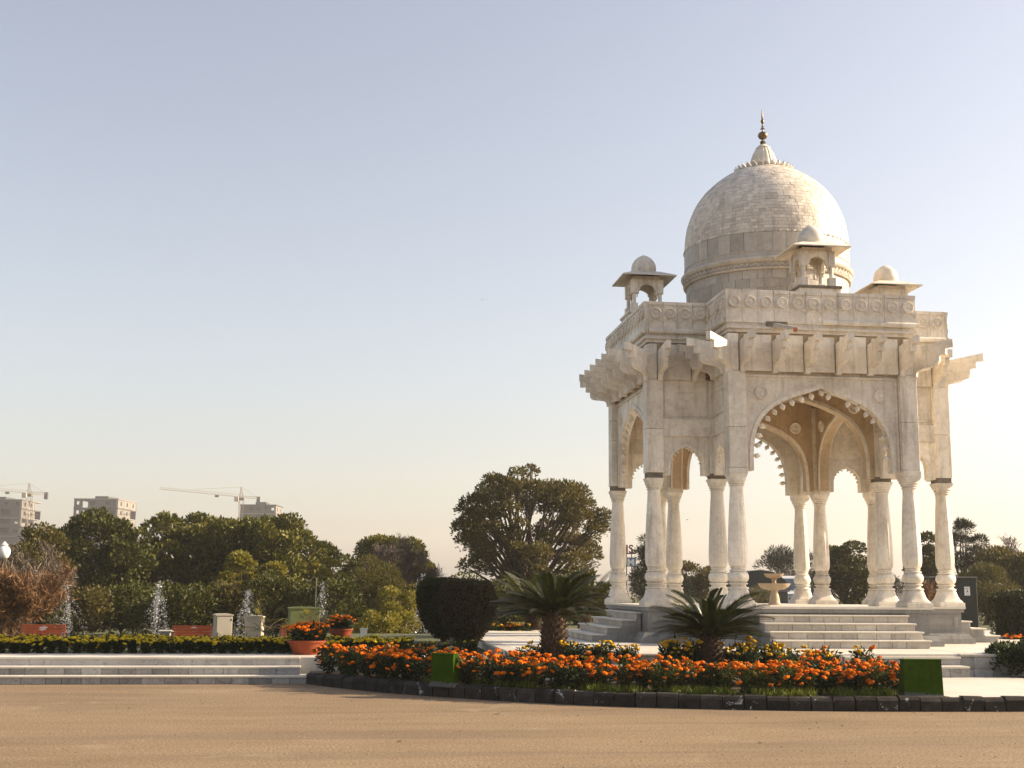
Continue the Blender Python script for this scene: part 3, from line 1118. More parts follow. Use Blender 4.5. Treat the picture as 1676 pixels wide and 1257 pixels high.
def parapet(Mq, x0, x1, yf, n, front=False):
    pw_ = (x1 - x0) / n
    for i in range(n):
        a_, b_ = x0 + i * pw_, x0 + (i + 1) * pw_
        mb = MB().box(a_ + .002, b_ - .002, -yf - random.uniform(0, .004), -yf + .075, PZ0 + .001, ZP + random.uniform(-.004, .004), .003)
        mb.v = [tuple(Mq @ Vector(v)) for v in mb.v]
        sl_ = pm(mb, 'parapet_slab')
        cx = (a_ + b_) / 2
        o = inst('medallion', MED, sl_, Mq @ Vector((cx, -yf, 7.452)) - Vector(PO))
        o.rotation_euler = (Mq @ Vector((0, -1, 0))).to_track_quat('Z', 'Y').to_euler()
        worn = front and i < 3
        mb = MB()
        yy = -yf - .014
        if not worn:
            mb.box(a_ + .006, b_ - .006, yy - .012, -yf + .002, ZP - .075, ZP - .006)          # top rail
            mb.box(a_ + .006, a_ + .05, yy, -yf + .002, ZP - .115, ZP - .076)
            mb.box(b_ - .05, b_ - .006, yy, -yf + .002, ZP - .115, ZP - .076)
        # little stepped drops under the roundels
        for (w2, za, zb_) in ((.125, 7.315, 7.335), (.085, 7.29, 7.314), (.05, 7.262, 7.289), (.02, 7.23, 7.261)):
            if worn and w2 < .12: continue
            mb.box(a_ + .003, a_ + w2, yy, -yf + .002, za, zb_)
            mb.box(b_ - w2, b_ - .003, yy, -yf + .002, za, zb_)
        mb.v = [tuple(Mq @ Vector(v)) for v in mb.v]
        mb.build('carving', M['marble'], sl_, PO)['kind'] = 'stuff'
        if not (front and i < 6):
            mb = MB()
            mb.prism([(-yf + .01, PZ0 + .0), (-yf - .045, PZ0 + .0), (-yf - .065, PZ0 + .03), (-yf - .060, PZ0 + .075), (-yf - .035, PZ0 + .10), (-yf + .01, PZ0 + .115)], a_ + .002, b_ - .002,
                     Matrix(((0, 0, 1, 0), (1, 0, 0, 0), (0, 1, 0, 0), (0, 0, 0, 1))))
            mb.v = [tuple(Mq @ Vector(v)) for v in mb.v]
            mb.build('roll_moulding', M['marble'], sl_, PO)


E2 = .03
for q in range(4):
    Mq = rot4(q)
    parapet(Mq, -A - E2, A + E2, B + E2, 12, front=(q == 0))
    parapet(Mq, A + E2 + .001, B + E2 - .076, A + E2, 4)
    parapet(Mq, -B - E2 + .076, -A - E2 - .001, A + E2, 4)

# rain spout
sp = MB().tube([(-1.02, -3.36, 6.985), (-.93, -3.62, 6.90), (-.80, -4.02, 6.77)], .058, 10)
so = pm(sp, 'rain_spout', 'spout')
MB().tube([(-.802, -4.012, 6.773), (-.797, -4.03, 6.767)], .05, 10).build('spout_mouth', M['rust_red'], so, PO)
MB().box(-1.19, -.74, -3.412, -3.30, 6.945, 7.055).build('spout_slot', M['bare_stone'], so, PO)

# --- drum
RD = 1.86
pm(MB().lathe([(RD - .03, ZF + .1), (RD - .03, 8.60)], 64), 'drum', 'marble_dome')
nb = 36


def curved_block(r0, r1, a0, a1, z0, z1, n=3):
    mb = MB()
    vs = []
    for k in range(n + 1):
        t = a0 + (a1 - a0) * k / n
        for r, z in ((r0, z0), (r1, z0), (r1, z1), (r0, z1)):
            vs.append((r * math.cos(t), r * math.sin(t), z))
    fs = []
    for k in range(n):
        for j in range(4):
            fs.append((k * 4 + j, k * 4 + 4 + j, k * 4 + 4 + (j + 1) % 4, k * 4 + (j + 1) % 4))
    fs += [(0, 1, 2, 3), (n * 4 + 3, n * 4 + 2, n * 4 + 1, n * 4)]
    return mb.add(vs, fs)


dst = curved_block(RD - .035, RD, .003, 2 * PI / nb - .001, 0, .196).mesh('drum_stone', M['marble_stone'])
for r_ in range(6):
    for i in range(nb):
        s_ = 1 + random.uniform(-.002, .003)
        inst('drum_stone', dst, pav, (0, 0, 7.40 + r_ * .199 - PZ), (0, 0, 2 * PI * (i + .5 * (r_ % 2)) / nb), (s_, s_, 1))
# collar mouldings
pm(MB().lathe([(1.85, 8.595), (1.91, 8.60), (1.93, 8.63), (1.89, 8.66), (1.89, 8.74), (1.935, 8.755), (1.975, 8.80), (1.985, 8.84), (1.965, 8.865), (1.90, 8.875), (1.885, 8.88)], 96, cap=False), 'collar', 'marble_dome')
mb = MB()
for i in range(84):
    if 30 < (i * 7) % 84 < 33: continue
    t = 2 * PI * i / 84
    c_, s_ = math.cos(t), math.sin(t)
    for k in (-1, 1):
        p0 = Vector((1.915 * c_ - k * .055 * s_, 1.915 * s_ + k * .055 * c_, 8.665))
        p1 = Vector((1.925 * c_, 1.925 * s_, 8.735))
        mb.tube([p0, p1], .014, 4, smooth=False)
z_ = pm(mb, 'zigzag_frieze')
z_['kind'] = 'stuff'
# --- dome
DP = [(1.885, 8.88), (1.888, 8.99), (1.895, 9.05), (1.90, 9.25), (1.895, 9.45), (1.87, 9.78), (1.825, 10.05), (1.75, 10.28), (1.665, 10.48), (1.56, 10.66), (1.42, 10.84), (1.26, 11.0), (1.10, 11.13), (.93, 11.25), (.78, 11.335), (.63, 11.41), (.45, 11.47), (.30, 11.50)]


def dome_r(z):
    return float(np.interp(z, [p[1] for p in DP], [p[0] for p in DP]))


pm(MB().lathe([(r - .02, z) for r, z in DP], 72), 'dome', 'marble_dome')
# band of upright slabs
nd = 38
ds = curved_block(1.868, 1.897, .002, 2 * PI / nd - .002, 0, .40).mesh('dome_slab', M['marble_stone'])
d2 = curved_block(1.862, 1.888, .002, 2 * PI / 19 - .002, 0, .125, 6).mesh('dome_band', M['marble_stone'])
for i in range(nd):
    inst('dome_slab', ds, pav, (0, 0, 9.035 - PZ), (0, 0, 2 * PI * i / nd), (1 + random.uniform(-.002, .002),) * 2 + (1,))
for i in range(19):
    inst('dome_band', d2, pav, (0, 0, 8.885 - PZ), (0, 0, 2 * PI * (i + .3) / 19))
pm(MB().lathe([(1.885, 9.009), (1.902, 9.012), (1.906, 9.022), (1.902, 9.032), (1.885, 9.036)], 96, cap=False), 'dome_fillet', 'marble_dome')
# chevron studs at the top of the slabs
mb = MB()
for i in range(76):
    if random.random() < .12: continue
    t = 2 * PI * i / 76
    c_, s_ = math.cos(t), math.sin(t)
    P_ = lambda a_, z, r: Vector((r * math.cos(t + a_), r * math.sin(t + a_), z))
    mb.tube([P_(-.02, 9.475, 1.90), P_(0, 9.452, 1.915), P_(.02, 9.475, 1.90)], .012, 4, smooth=False)
z_ = pm(mb, 'chevron_studs')
z_['kind'] = 'stuff'
# courses of blocks
mb = MB()
z = 9.44
row = 0
while z < 11.38:
    hz = .078 - .02 * max(0, (z - 10.6))
    r = dome_r(z + hz / 2)
    nn = max(10, int(2 * PI * r / .135))
    ph = random.random() * 6.28
    r_in0, r_in1 = dome_r(z), dome_r(z + hz)
    sl_ = (r_in1 - r_in0) / hz
    # normal in the (r,z) plane
    nl = math.hypot(1, sl_)
    for i in range(nn):
        a0 = ph + 2 * PI * i / nn
        a1 = ph + 2 * PI * (i + 1) / nn
        ga = .002 / r
        off_ = random.uniform(.000, .006)
        vs = []
        for (aa, zz_) in ((a0 + ga, z + .002), ((a0 + a1) / 2, z + .002), (a1 - ga, z + .002), (a1 - ga, z + hz - .002), ((a0 + a1) / 2, z + hz - .002), (a0 + ga, z + hz - .002)):
            rr = dome_r(zz_)
            for o_ in (-.018, off_):
                r2 = rr + o_ / nl
                vs.append((r2 * math.cos(aa), r2 * math.sin(aa), zz_ - o_ * sl_ / nl))
        mb.add(vs, [(1, 3, 5, 7, 9, 11)[0:4][:0] or (1, 3, 9, 11), (3, 5, 7, 9), (0, 2, 3, 1), (2, 4, 5, 3), (4, 6, 7, 5), (6, 8, 9, 7), (8, 10, 11, 9), (10, 0, 1, 11)])
    z += hz
    row += 1
z_ = pm(mb, 'dome_blocks', 'marble_dome')
z_['kind'] = 'stuff'
# lotus collar, fluted neck, brass finial
lo = pm(MB().lathe([(.60, 11.38), (.62, 11.41), (.58, 11.44), (.40, 11.50), (.36, 11.53)], 48), 'lotus')
pet = MB()
pv = []
for (s_, wd, z) in ((0, .055, 0.0), (.05, .062, .02), (.085, .045, .065), (.10, .004, .115)):
    pv += [(s_, -wd, z), (s_ + .014, 0, z - .006), (s_, wd, z)]
pf = []
for k in range(3):
    for j in range(2):
        pf.append((k * 3 + j, k * 3 + j + 1, k * 3 + 4 + j, k * 3 + 3 + j))
pv2 = [(x - .02, y, z + .004) for x, y, z in pv]
n12 = len(pv)
pf2 = [tuple(n12 + i for i in f[::-1]) for f in pf]
pet.add(pv + pv2, pf + pf2 + [(0, 3, n12 + 3, n12), (3, 6, n12 + 6, n12 + 3), (6, 9, n12 + 9, n12 + 6), (2, n12 + 2, n12 + 5, 5), (5, n12 + 5, n12 + 8, 8), (8, n12 + 8, n12 + 11, 11)])
PET = pet.mesh('petal', M['marble'])
for i in range(28):
    inst('petal', PET, lo, (.585 * math.cos(2 * PI * i / 28), .585 * math.sin(2 * PI * i / 28), 11.40 - PZ), (0, 0, 2 * PI * i / 28))
neck = MB()
prof = [(.36, 11.52), (.345, 11.56), (.31, 11.68), (.275, 11.79), (.24, 11.88), (.20, 11.95), (.165, 12.0)]
vs, fs = [], []
nn = 72
for k, (r, z) in enumerate(prof):
    for j in range(nn):
        t = 2 * PI * j / nn
        rr = r * (1 - .075 * (1 - abs(math.sin(9 * t)) ** .6))
        vs.append((rr * math.cos(t), rr * math.sin(t), z))
for k in range(len(prof) - 1):
    for j in range(nn):
        fs.append((k * nn + j, k * nn + (j + 1) % nn, (k + 1) * nn + (j + 1) % nn, (k + 1) * nn + j))
neck.add(vs, fs, True)
pm(neck, 'fluted_neck', sharp=30)
pm(MB().lathe([(.15, 11.99), (.178, 12.0), (.178, 12.015), (.15, 12.03), (.12, 12.07), (.07, 12.105), (.03, 12.12)], 32), 'neck_cap')
fp = [(.02, 12.11), (.05, 12.125), (.073, 12.16), (.05, 12.20), (.016, 12.215), (.016, 12.235), (.06, 12.25), (.10, 12.285), (.117, 12.335), (.10, 12.385), (.06, 12.418), (.02, 12.43), (.016, 12.47), (.02, 12.49), (.055, 12.503), (.02, 12.518), (.014, 12.54), (.04, 12.555), (.016, 12.57), (.014, 12.63), (.03, 12.65), (.042, 12.69), (.03, 12.73), (.014, 12.75), (.022, 12.77), (.020, 12.83), (.012, 12.92), (.001, 13.01)]
pm(MB().lathe(fp, 16), 'finial', 'brass')

# --- roof kiosks
QK = 2.93


def kiosk(Mq):
    root_loc = Mq @ Vector((0, -QK, 0))
    T = lambda mb: mb
    base = MB().box(-.44, .44, -.44, .44, ZF + .15, 7.80)
    k = base.build('kiosk', M['marble'], pav, PO)
    k.location = root_loc
    k.rotation_euler = (0, 0, Mq.to_euler().z)
    off = (0, 0, PZ)
    MB().box(-.47, .47, -.47, .47, 7.80, 7.86, .01).build('kiosk_base', M['bare_stone'] if abs(root_loc.y + QK) < .1 else M['marble'], k, off)
    for sx in (-1, 1):
        for sy in (-1, 1):
            mb = MB()
            cx, cy = sx * .30, sy * .30
            mb.box(cx - .075, cx + .075, cy - .075, cy + .075, 7.86, 8.06, .006)
            mb.lathe([(.05, 8.06), (.043, 8.075), (.043, 8.27), (.06, 8.29)], 8, False, (cx, cy), PI / 8)
            mb.box(cx - .07, cx + .07, cy - .07, cy + .07, 8.29, 8.62, .004)
            mb.build('kiosk_pillar', M['marble'], k, off)
    prof = [(.225, 8.20), (.225, 8.26), (.19, 8.29), (.20, 8.34), (.165, 8.38), (.165, 8.43), (.11, 8.47), (.05, 8.50), (0, 8.515)]
    for j in range(4):
        mb = arch_shape(MB(), prof, .232, 8.62, -.335, -.265)
        mb.v = [tuple(rot4(j) @ Vector(v)) for v in mb.v]
        mb.build('kiosk_arch', M['marble'], k, off)
    # eave: shallow pyramid slab
    mb = MB()
    z0, z1 = 8.655, 8.80
    s_, t_ = .62, .30
    vs = [(-s_, -s_, z0), (s_, -s_, z0), (s_, s_, z0), (-s_, s_, z0), (-t_, -t_, z1), (t_, -t_, z1), (t_, t_, z1), (-t_, t_, z1)]
    vs += [(x, y, z + .022) for x, y, z in vs]
    fs = []
    for j in range(4):
        jn = (j + 1) % 4
        fs += [(j, j + 4, jn + 4, jn), (8 + j, 8 + jn, 12 + jn, 12 + j), (j, jn, 8 + jn, 8 + j)]
    fs += [(4, 7, 6, 5), (12, 13, 14, 15)]
    mb.add(vs, fs)
    mb.build('kiosk_eave', M['marble'], k, off)
    MB().box(-.32, .32, -.32, .32, 8.615, 8.70).build('kiosk_beam', M['marble'], k, off)
    MB().lathe([(.27, 8.80), (.278, 8.83), (.285, 8.84), (.27, 8.855), (.283, 8.90), (.287, 8.96), (.275, 9.03), (.24, 9.11), (.18, 9.18), (.10, 9.235), (.03, 9.265), (.004, 9.275)], 32).build('kiosk_dome', M['marble'], k, off, sharp=50)


for q in range(4):
    kiosk(rot4(q))

# --- fountain basin in the middle of the floor
fo = thing('marble_fountain', (0, 0, FZ), label='small two tiered cream marble fountain basin standing inside the pavilion', cat='fountain')
MB().lathe([(.13, 0), (.14, .03), (.12, .06), (.115, .12), (.10, .20), (.075, .28), (.085, .31), (.12, .33)], 28).build('pedestal', M['marble_tan'], fo)
MB().lathe([(.10, .331), (.22, .345), (.31, .39), (.355, .45), (.365, .475), (.345, .475), (.28, .42), (.02, .39)], 36).build('lower_bowl', M['marble_tan'], fo)
MB().lathe([(.07, .40), (.055, .46), (.045, .52), (.06, .57), (.09, .59)], 20).build('stem', M['marble_tan'], fo)
MB().lathe([(.08, .591), (.14, .60), (.19, .63), (.215, .675), (.225, .69), (.205, .69), (.15, .64), (.02, .62)], 32).build('upper_bowl', M['marble_tan'], fo)

# ------------------------------------------------------------------ plants
def ground_at(u, d, z):
    p = px(u, d)
    return Vector((p.x, p.y, z))


def tree(u, d, top, hw, label, name='broadleaf_tree', leaf='leaf_dark', style='round', n=9000, ls=.20, low=.18, clumps=26, z0=.36, group=None, cr=.36, trunk=.16,
         wood='wood', seed=1, flat=.8, cat='tree', depth_r=None, stems=1, layer=.7):
    if u < 1000 and d > 33: z0 = GZ
    """u: picture column, d: distance, top: height in metres, hw: half width in metres"""
    global RNG
    rnd = random.Random(seed)
    RNG = np.random.default_rng(seed)
    base = ground_at(u, d, z0)
    root = thing(name, base, label=label, cat=cat, group=group)
    H = top - z0
    cz = H * (low + (1 - low) * .5)
    rz = H * (1 - low) * .5
    ry = depth_r or hw
    tb = MB()
    cl = []
    tries = 0
    while len(cl) < clumps and tries < 4000:
        tries += 1
        v = np.array([rnd.uniform(-1, 1), rnd.uniform(-1, 1), rnd.uniform(-1, 1)])
        rr = np.linalg.norm(v)
        if rr > 1 or rr < .25: continue
        if style == 'dome' and v[2] < -.2 and rnd.random() < .5: continue
        v = v / rr * (rr ** .5)
        c = np.array([v[0] * hw * (1 - cr * .55), v[1] * ry * (1 - cr * .55), cz + v[2] * rz * (1 - cr * .45)])
        if style == 'cone':
            k = max(.15, 1 - (c[2] - H * low) / (H * (1 - low)))
            c[0] *= .25 + k
            c[1] *= .25 + k
        if all(np.linalg.norm(c - o) > cr * hw * .55 for o, _ in cl):
            cl.append((c, cr * hw * rnd.uniform(.65, 1.25)))
    # trunk and limbs
    bases = [Vector((0, 0, -.1))] if stems == 1 else [Vector((rnd.uniform(-.3, .3), rnd.uniform(-.3, .3), -.1)) for _ in range(stems)]
    fork = Vector((rnd.uniform(-.1, .1) * hw, 0, H * max(low, .14)))
    tr0 = trunk * (1 if stems == 1 else .6)
    for b_ in bases:
        tb.tube([b_, b_ * .4 + fork * .55 + Vector((rnd.uniform(-.06, .06), 0, 0)), fork], [tr0 * 1.25, tr0, tr0 * .85], 9)
    for c, r in cl:
        cv = Vector(c)
        mid = fork.lerp(cv, .5) + Vector((rnd.uniform(-.12, .12), rnd.uniform(-.12, .12), rnd.uniform(.0, .15))) * hw
        tb.tube([fork - Vector((0, 0, .05)), fork.lerp(mid, .5) + Vector((0, 0, .04 * hw)), mid, cv], [tr0 * .5, tr0 * .38, tr0 * .26, tr0 * .10], 6)
        for _ in range(3):
            dv = Vector((rnd.uniform(-1, 1), rnd.uniform(-1, 1), rnd.uniform(-.3, 1))).normalized() * r
            tb.tube([mid.lerp(cv, .6), cv + dv * .5, cv + dv * .95], [tr0 * .12, tr0 * .08, tr0 * .03], 4)
    tb.build('trunk', M[wood], root)
    # leaves
    tot = sum(r ** 2 for _, r in cl)
    parts = []
    for c, r in cl:
        k = max(40, int(n * r * r / tot))
        q = unit(k)
        fl_ = RNG.random(k) < layer
        q[fl_, 2] = np.abs(q[fl_, 2])
        rad = r * RNG.random(k) ** .30
        P = c + q * rad[:, None] * np.array([1, 1, flat])
        D = q * .9 + unit(k) * .8 + np.array([0, 0, .25])
        if style == 'weep': D = q * .4 + unit(k) * .5 + np.array([0, 0, -.7])
        if style == 'tuft': D = q * 1.3 + unit(k) * .35 + np.array([0, 0, .5])
        Ls = ls * RNG.uniform(.6, 1.35, k)
        parts.append(leaf_quads(P, D, Ls, Ls * (.16 if leaf in ('leaf_pine', 'leaf_feather') else .52)))
    V = np.concatenate(parts)
    V[:, :, 2] = np.maximum(V[:, :, 2], .02)
    inst('crown', quads('crown', V, M[leaf]), root)
    return root


def twig_bush(u, d, top, hw, label, mat='twig_brown', n=3500, z0=.36, seed=3, name='bare_shrub', cat='shrub', up_=.9, th=.012, base_r=.25, droop=0):
    if u < 1000: z0 = GZ
    global RNG
    RNG = np.random.default_rng(seed)
    rnd = random.Random(seed)
    base = ground_at(u, d, z0)
    root = thing(name, base, label=label, cat=cat)
    H = top - z0
    mb = MB()
    tips = []
    for k in range(16):
        a_ = rnd.uniform(0, 2 * PI)
        s_ = Vector((math.cos(a_) * hw * rnd.uniform(0, base_r), math.sin(a_) * hw * rnd.uniform(0, base_r), 0))
        e_ = Vector((math.cos(a_) * hw * rnd.uniform(.25, 1), math.sin(a_) * hw * rnd.uniform(.25, 1), H * rnd.uniform(.55, .98)))
        m_ = s_.lerp(e_, .5) + Vector((rnd.uniform(-.1, .1), rnd.uniform(-.1, .1), .08)) * hw
        mb.tube([s_, m_, e_], [th * 2.6, th * 1.7, th * .8], 5)
        tips.append((s_, m_, e_))
        for _ in range(5):
            t = rnd.uniform(.35, 1)
            o_ = m_.lerp(e_, t)
            dv = Vector((rnd.uniform(-1, 1), rnd.uniform(-1, 1), rnd.uniform(-.1, 1))).normalized() * hw * rnd.uniform(.2, .45)
            mb.tube([o_, o_ + dv * .5 + Vector((0, 0, .03)), o_ + dv], [th, th * .7, th * .4], 4)
            tips.append((o_, o_ + dv * .5, o_ + dv))
    mb.build('stems', M['pale_wood'] if mat == 'twig_grey' else M['wood'], root)
    P = []
    for _ in range(n):
        s_, m_, e_ = rnd.choice(tips)
        t = rnd.random()
        p = (s_.lerp(m_, t * 2) if t < .5 else m_.lerp(e_, t * 2 - 1))
        P.append((p.x, p.y, p.z))
    P = np.array(P) + unit(n) * hw * .10
    P[:, 2] = np.abs(P[:, 2])
    D = unit(n) + np.array([0, 0, up_])
    Ls = RNG.uniform(.15, .42, n)
    inst('twigs', quads('twigs', leaf_quads(P, D, Ls, RNG.uniform(.018, .04, n)), M[mat]), root)
    return root


TB = 'trees behind the flower beds'
tree(158, 60, 5.15, 3.0, 'dark green rounded tree behind the leftmost fountain jets, below the wide grey block', seed=2, n=26250, leaf='leaf_dark', ls=0.198, clumps=62, cr=.25, low=.02, flat=.8, depth_r=2.6)
tree(300, 64, 5.85, 2.9, 'dense green tree with broad top left of the tall crane', seed=5, n=28000, leaf='leaf_mid', ls=0.205, clumps=66, cr=.25, low=.02, depth_r=2.6)
tree(430, 63, 5.2, 3.4, 'dense green tree in front of the block with the crane on its roof', seed=9, n=31500, leaf='leaf_mid', ls=0.205, clumps=74, cr=.23, low=.02, depth_r=2.6)
tree(405, 52, 3.3, 1.35, 'small yellow green tree lit by the sun before the darker trees', seed=12, n=9100, leaf='leaf_yellow', ls=0.144, clumps=26, cr=.3, low=.25, trunk=.07)
tree(552, 66, 3.9, 2.1, 'dark green tree with scattered yellow sprays right of the crane block', seed=14, n=14875, leaf='leaf_dark', ls=0.190, clumps=46, cr=.27, low=.02)
tree(640, 70, 4.5, 2.4, 'green tree crown rising behind the leafless brown tree', seed=17, n=15750, leaf='leaf_mid', ls=0.198, clumps=46, cr=.27, low=.05)
tree(868, 58, 7.45, 3.75, 'tallest tree, olive crown with branches showing through, left of the pavilion', seed=21, n=40250, leaf='leaf_olive', ls=0.144, clumps=95, low=.10, cr=.165, trunk=.24, flat=.8)
tree(600, 48, 2.95, 1.5, 'soft feathery green bush beside the yellow leaved shrub', seed=23, n=19250, leaf='leaf_feather', ls=0.167, clumps=22, low=.0, cr=.42, trunk=.08, name='bush', cat='bush')
tree(655, 42, 1.75, .75, 'bright yellow leaved shrub left of the dark clipped topiary', seed=25, n=6300, leaf='leaf_yellow', ls=0.099, clumps=16, low=.0, cr=.45, trunk=.04, name='shrub', cat='shrub')
tree(622, 39, 1.0, .75, 'low yellow green shrub behind the white pot', seed=27, n=4550, leaf='leaf_yellow', ls=0.091, clumps=14, low=.0, cr=.45, trunk=.03, name='shrub', cat='shrub')
tree(545, 55, 3.15, .7, 'small yellow spray of leaves between two dark trees', seed=28, n=2275, leaf='leaf_yellow', ls=0.137, clumps=8, low=.45, cr=.5, trunk=.05, name='shrub', cat='shrub')
twig_bush(655, 60, 3.8, 1.7, 'leafless brown tree with fine twigs behind the yellow shrub', mat='twig_grey', n=9000, seed=31, name='bare_tree', cat='tree')
twig_bush(12, 40, 1.85, 1.65, 'rusty brown dry bush at the left edge below the globe lamp', mat='twig_brown', n=14000, seed=33)
twig_bush(62, 46, 3.1, 1.6, 'shrub with pale bare crooked branches at the far left', mat='twig_grey', n=3500, seed=35, th=.022)
tree(45, 52, 3.95, 2.1, 'olive green bush tangled with the pale bare branches', seed=36, n=9625, leaf='leaf_olive', ls=0.152, clumps=20, low=.1, trunk=.06, name='bush', cat='bush')
# right of and behind the pavilion
tree(1058, 66, 4.7, .85, 'slim dark tree seen between the two left columns', seed=41, n=8050, leaf='leaf_pine', ls=0.198, clumps=24, low=.03, style='cone', cr=.5)
tree(1092, 70, 2.1, 1.5, 'low dark bush seen between the left columns', seed=42, n=7350, leaf='leaf_pine', ls=0.228, clumps=16, low=0, name='bush', cat='bush', cr=.5)
tree(1138, 72, 3.3, 1.5, 'brownish green tree seen between the second and third columns', seed=43, n=9100, leaf='leaf_olive', ls=0.167, clumps=20, low=0, cr=.42)
tree(1292, 90, 4.9, 2.1, 'dark spiky tree behind the fountain basin', seed=45, n=11375, leaf='leaf_pine', ls=0.258, clumps=26, low=.0, style='tuft', cr=.42)
tree(1388, 62, 4.2, 1.55, 'dark rounded evergreen framed by the middle of the front arch', seed=47, n=15750, leaf='leaf_dark', ls=0.152, clumps=24, low=0, cr=.42)
tree(1445, 74, 3.0, 1.3, 'dark bush partly hidden by the right inner columns', seed=48, n=6300, leaf='leaf_pine', ls=0.190, clumps=14, low=0, name='bush', cat='bush', cr=.5)
tree(1345, 92, 2.4, 1.6, 'low dark hedge bush behind the rear columns', seed=49, n=6300, leaf='leaf_pine', ls=0.213, clumps=14, low=0, name='bush', cat='bush', cr=.5)
tree(1516, 64, 4.7, .95, 'narrow dark tree between the two right columns', seed=51, n=7350, leaf='leaf_dark', ls=0.167, clumps=18, low=0, cr=.5)
tree(1580, 66, 5.6, 1.25, 'tall open pine with tufted branches right of the pavilion', seed=53, n=8050, leaf='leaf_pine', ls=0.228, clumps=24, low=.12, style='tuft', cr=.30)
tree(1612, 50, 2.75, 1.35, 'olive green bush behind the dark steel box', seed=55, n=12250, leaf='leaf_feather', ls=0.182, clumps=22, low=0, cr=.42, name='bush', cat='bush')
tree(1668, 58, 3.9, 1.9, 'hazy brown green tree at the right edge behind the clipped hedge', seed=57, n=14000, leaf='leaf_olive', ls=0.182, clumps=26, low=0, cr=.4)
twig_bush(1640, 66, 4.6, 1.5, 'leafless tree with fine upright twigs at the right edge', mat='twig_grey', n=4000, seed=59, name='bare_tree', cat='tree')
# low understorey in front of the left trees
under = [(120, 46, 1.5, 1.4, 'low dark bush under the leftmost green tree'), (205, 48, 1.7, 1.5, 'low dark bush between the first two fountain jets'), (290, 46, 1.6, 1.5, 'low dark bush behind the middle bench'),
         (370, 47, 1.6, 1.3, 'low dark bush behind the cream cabinets'), (450, 47, 1.9, 1.4, 'low dark bush left of the green cabinet'), (530, 46, 1.8, 1.4, 'low dark bush behind the green cabinet'),
         (690, 50, 1.6, 1.3, 'low dark bush left of the topiary'), (760, 52, 1.9, 1.6, 'low dark bush behind the topiary'), (830, 50, 1.7, 1.5, 'low dark bush under the left side of the tallest tree'), (940, 52, 1.7, 1.7, 'low dark bush behind the large cycad'), (985, 46, 1.5, 1.2, 'low dark bush left of the pavilion stairs')]
for k, (u, d, tp, hw, lb) in enumerate(under):
    tree(u, d, tp, hw, lb, seed=70 + k, n=6650, leaf='leaf_dark' if k % 3 else 'leaf_olive', ls=0.129, clumps=16, low=0, cr=.5, trunk=.05, name='bush', cat='bush')


# --- cycads
def frond_mesh(seed, L_=1.0, mat='cycad'):
    rnd = random.Random(seed)
    n = 54
    rise = rnd.uniform(.5, .8)
    V = []
    def spine(t):
        return Vector((L_ * (t - .05 * t * t), 0, L_ * (.10 * rise * math.sin(t * 2.6) - .07 * t ** 3)))
    for k in range(1, n):
        t = .12 + .88 * k / n
        p = spine(t)
        tg = (spine(min(t + .02, 1)) - spine(t - .02)).normalized()
        ll = .19 * L_ * (math.sin(PI * min(1, t * .92 + .06)) ** .6) * rnd.uniform(.9, 1.1)
        for sg in (-1, 1):
            d_ = (tg * .85 + Vector((0, sg * .70, .42))).normalized()
            side = d_.cross(Vector((0, 0, 1))).normalized()
            wd = .0085 * L_
            q = p + d_ * ll
            m_ = p + d_ * ll * .5 + Vector((0, 0, .01))
            V.append([p - side * wd * .6, m_ - side * wd, q, m_ + side * wd])
    # rachis
    for k in range(14):
        a_, b_ = spine(k / 14), spine((k + 1) / 14)
        wd = .011 * L_ * (1 - k / 16)
        V.append([a_ + Vector((0, -wd, 0)), b_ + Vector((0, -wd, 0)), b_ + Vector((0, wd, 0)), a_ + Vector((0, wd, 0))])
        V.append([a_ + Vector((0, 0, -wd)), b_ + Vector((0, 0, -wd)), b_ + Vector((0, 0, wd)), a_ + Vector((0, 0, wd))])
    return quads('frond', np.array([[list(p) for p in q] for q in V]), M[mat])


FRONDS = [frond_mesh(k) for k in range(4)]
FRONDS_Y = [frond_mesh(k + 10, mat='cycad_pale') for k in range(3)]


def cycad(base, h, r, label, nf=46, tr=.2, fr=FRONDS, seed=1, lean=0.0, elmin=5, elmax=72):
    rnd = random.Random(seed)
    root = thing('cycad_palm', base, label=label, cat='palm', group='cycads round the pavilion')
    mb = MB()
    prof = [(tr * .85, -.05), (tr * .9, 0), (tr, h * .25), (tr * .98, h * .7), (tr * .75, h * .95), (tr * .3, h * 1.08)]
    mb.lathe(prof, 14)
    mb.build('trunk', M['cycad_bark'], root)
    mb = MB()
    for k in range(150):
        z = h * k / 150
        a_ = k * 2.39996
        rr = float(np.interp(z, [0, h * .25, h * .7, h], [tr * .9, tr, tr * .98, tr * .7]))
        c_, s_ = math.cos(a_), math.sin(a_)
        p = Vector((c_ * rr * .9, s_ * rr * .9, z))
        o_ = Vector((c_, s_, .8)).normalized()
        sd = Vector((-s_, c_, 0)) * .035
        q = p + o_ * rnd.uniform(.06, .11)
        mb.add([p - sd, p + sd, q + sd * .5, q - sd * .5, p - sd - Vector((0, 0, .035)), p + sd - Vector((0, 0, .035))], [(0, 1, 2, 3), (4, 3, 2, 5), (0, 3, 4), (1, 5, 2)])
    b_ = mb.build('leaf_bases', M['cycad_bark'], root)
    b_['kind'] = 'stuff'
    for k in range(nf):
        t = (k + .5) / nf
        el = R(elmax - (elmax - elmin) * t ** .8 + rnd.uniform(-6, 6))
        a_ = k * 2.39996 + rnd.uniform(-.2, .2)
        o = inst('frond', rnd.choice(fr), root, (math.cos(a_) * tr * .3, math.sin(a_) * tr * .3, h * (.93 + .08 * (1 - t))))
        s_ = r * rnd.uniform(.85, 1.1)
        o.scale = (s_, s_, s_)
        o.rotation_euler = (rnd.uniform(-.25, .25), -el, a_)
    return root


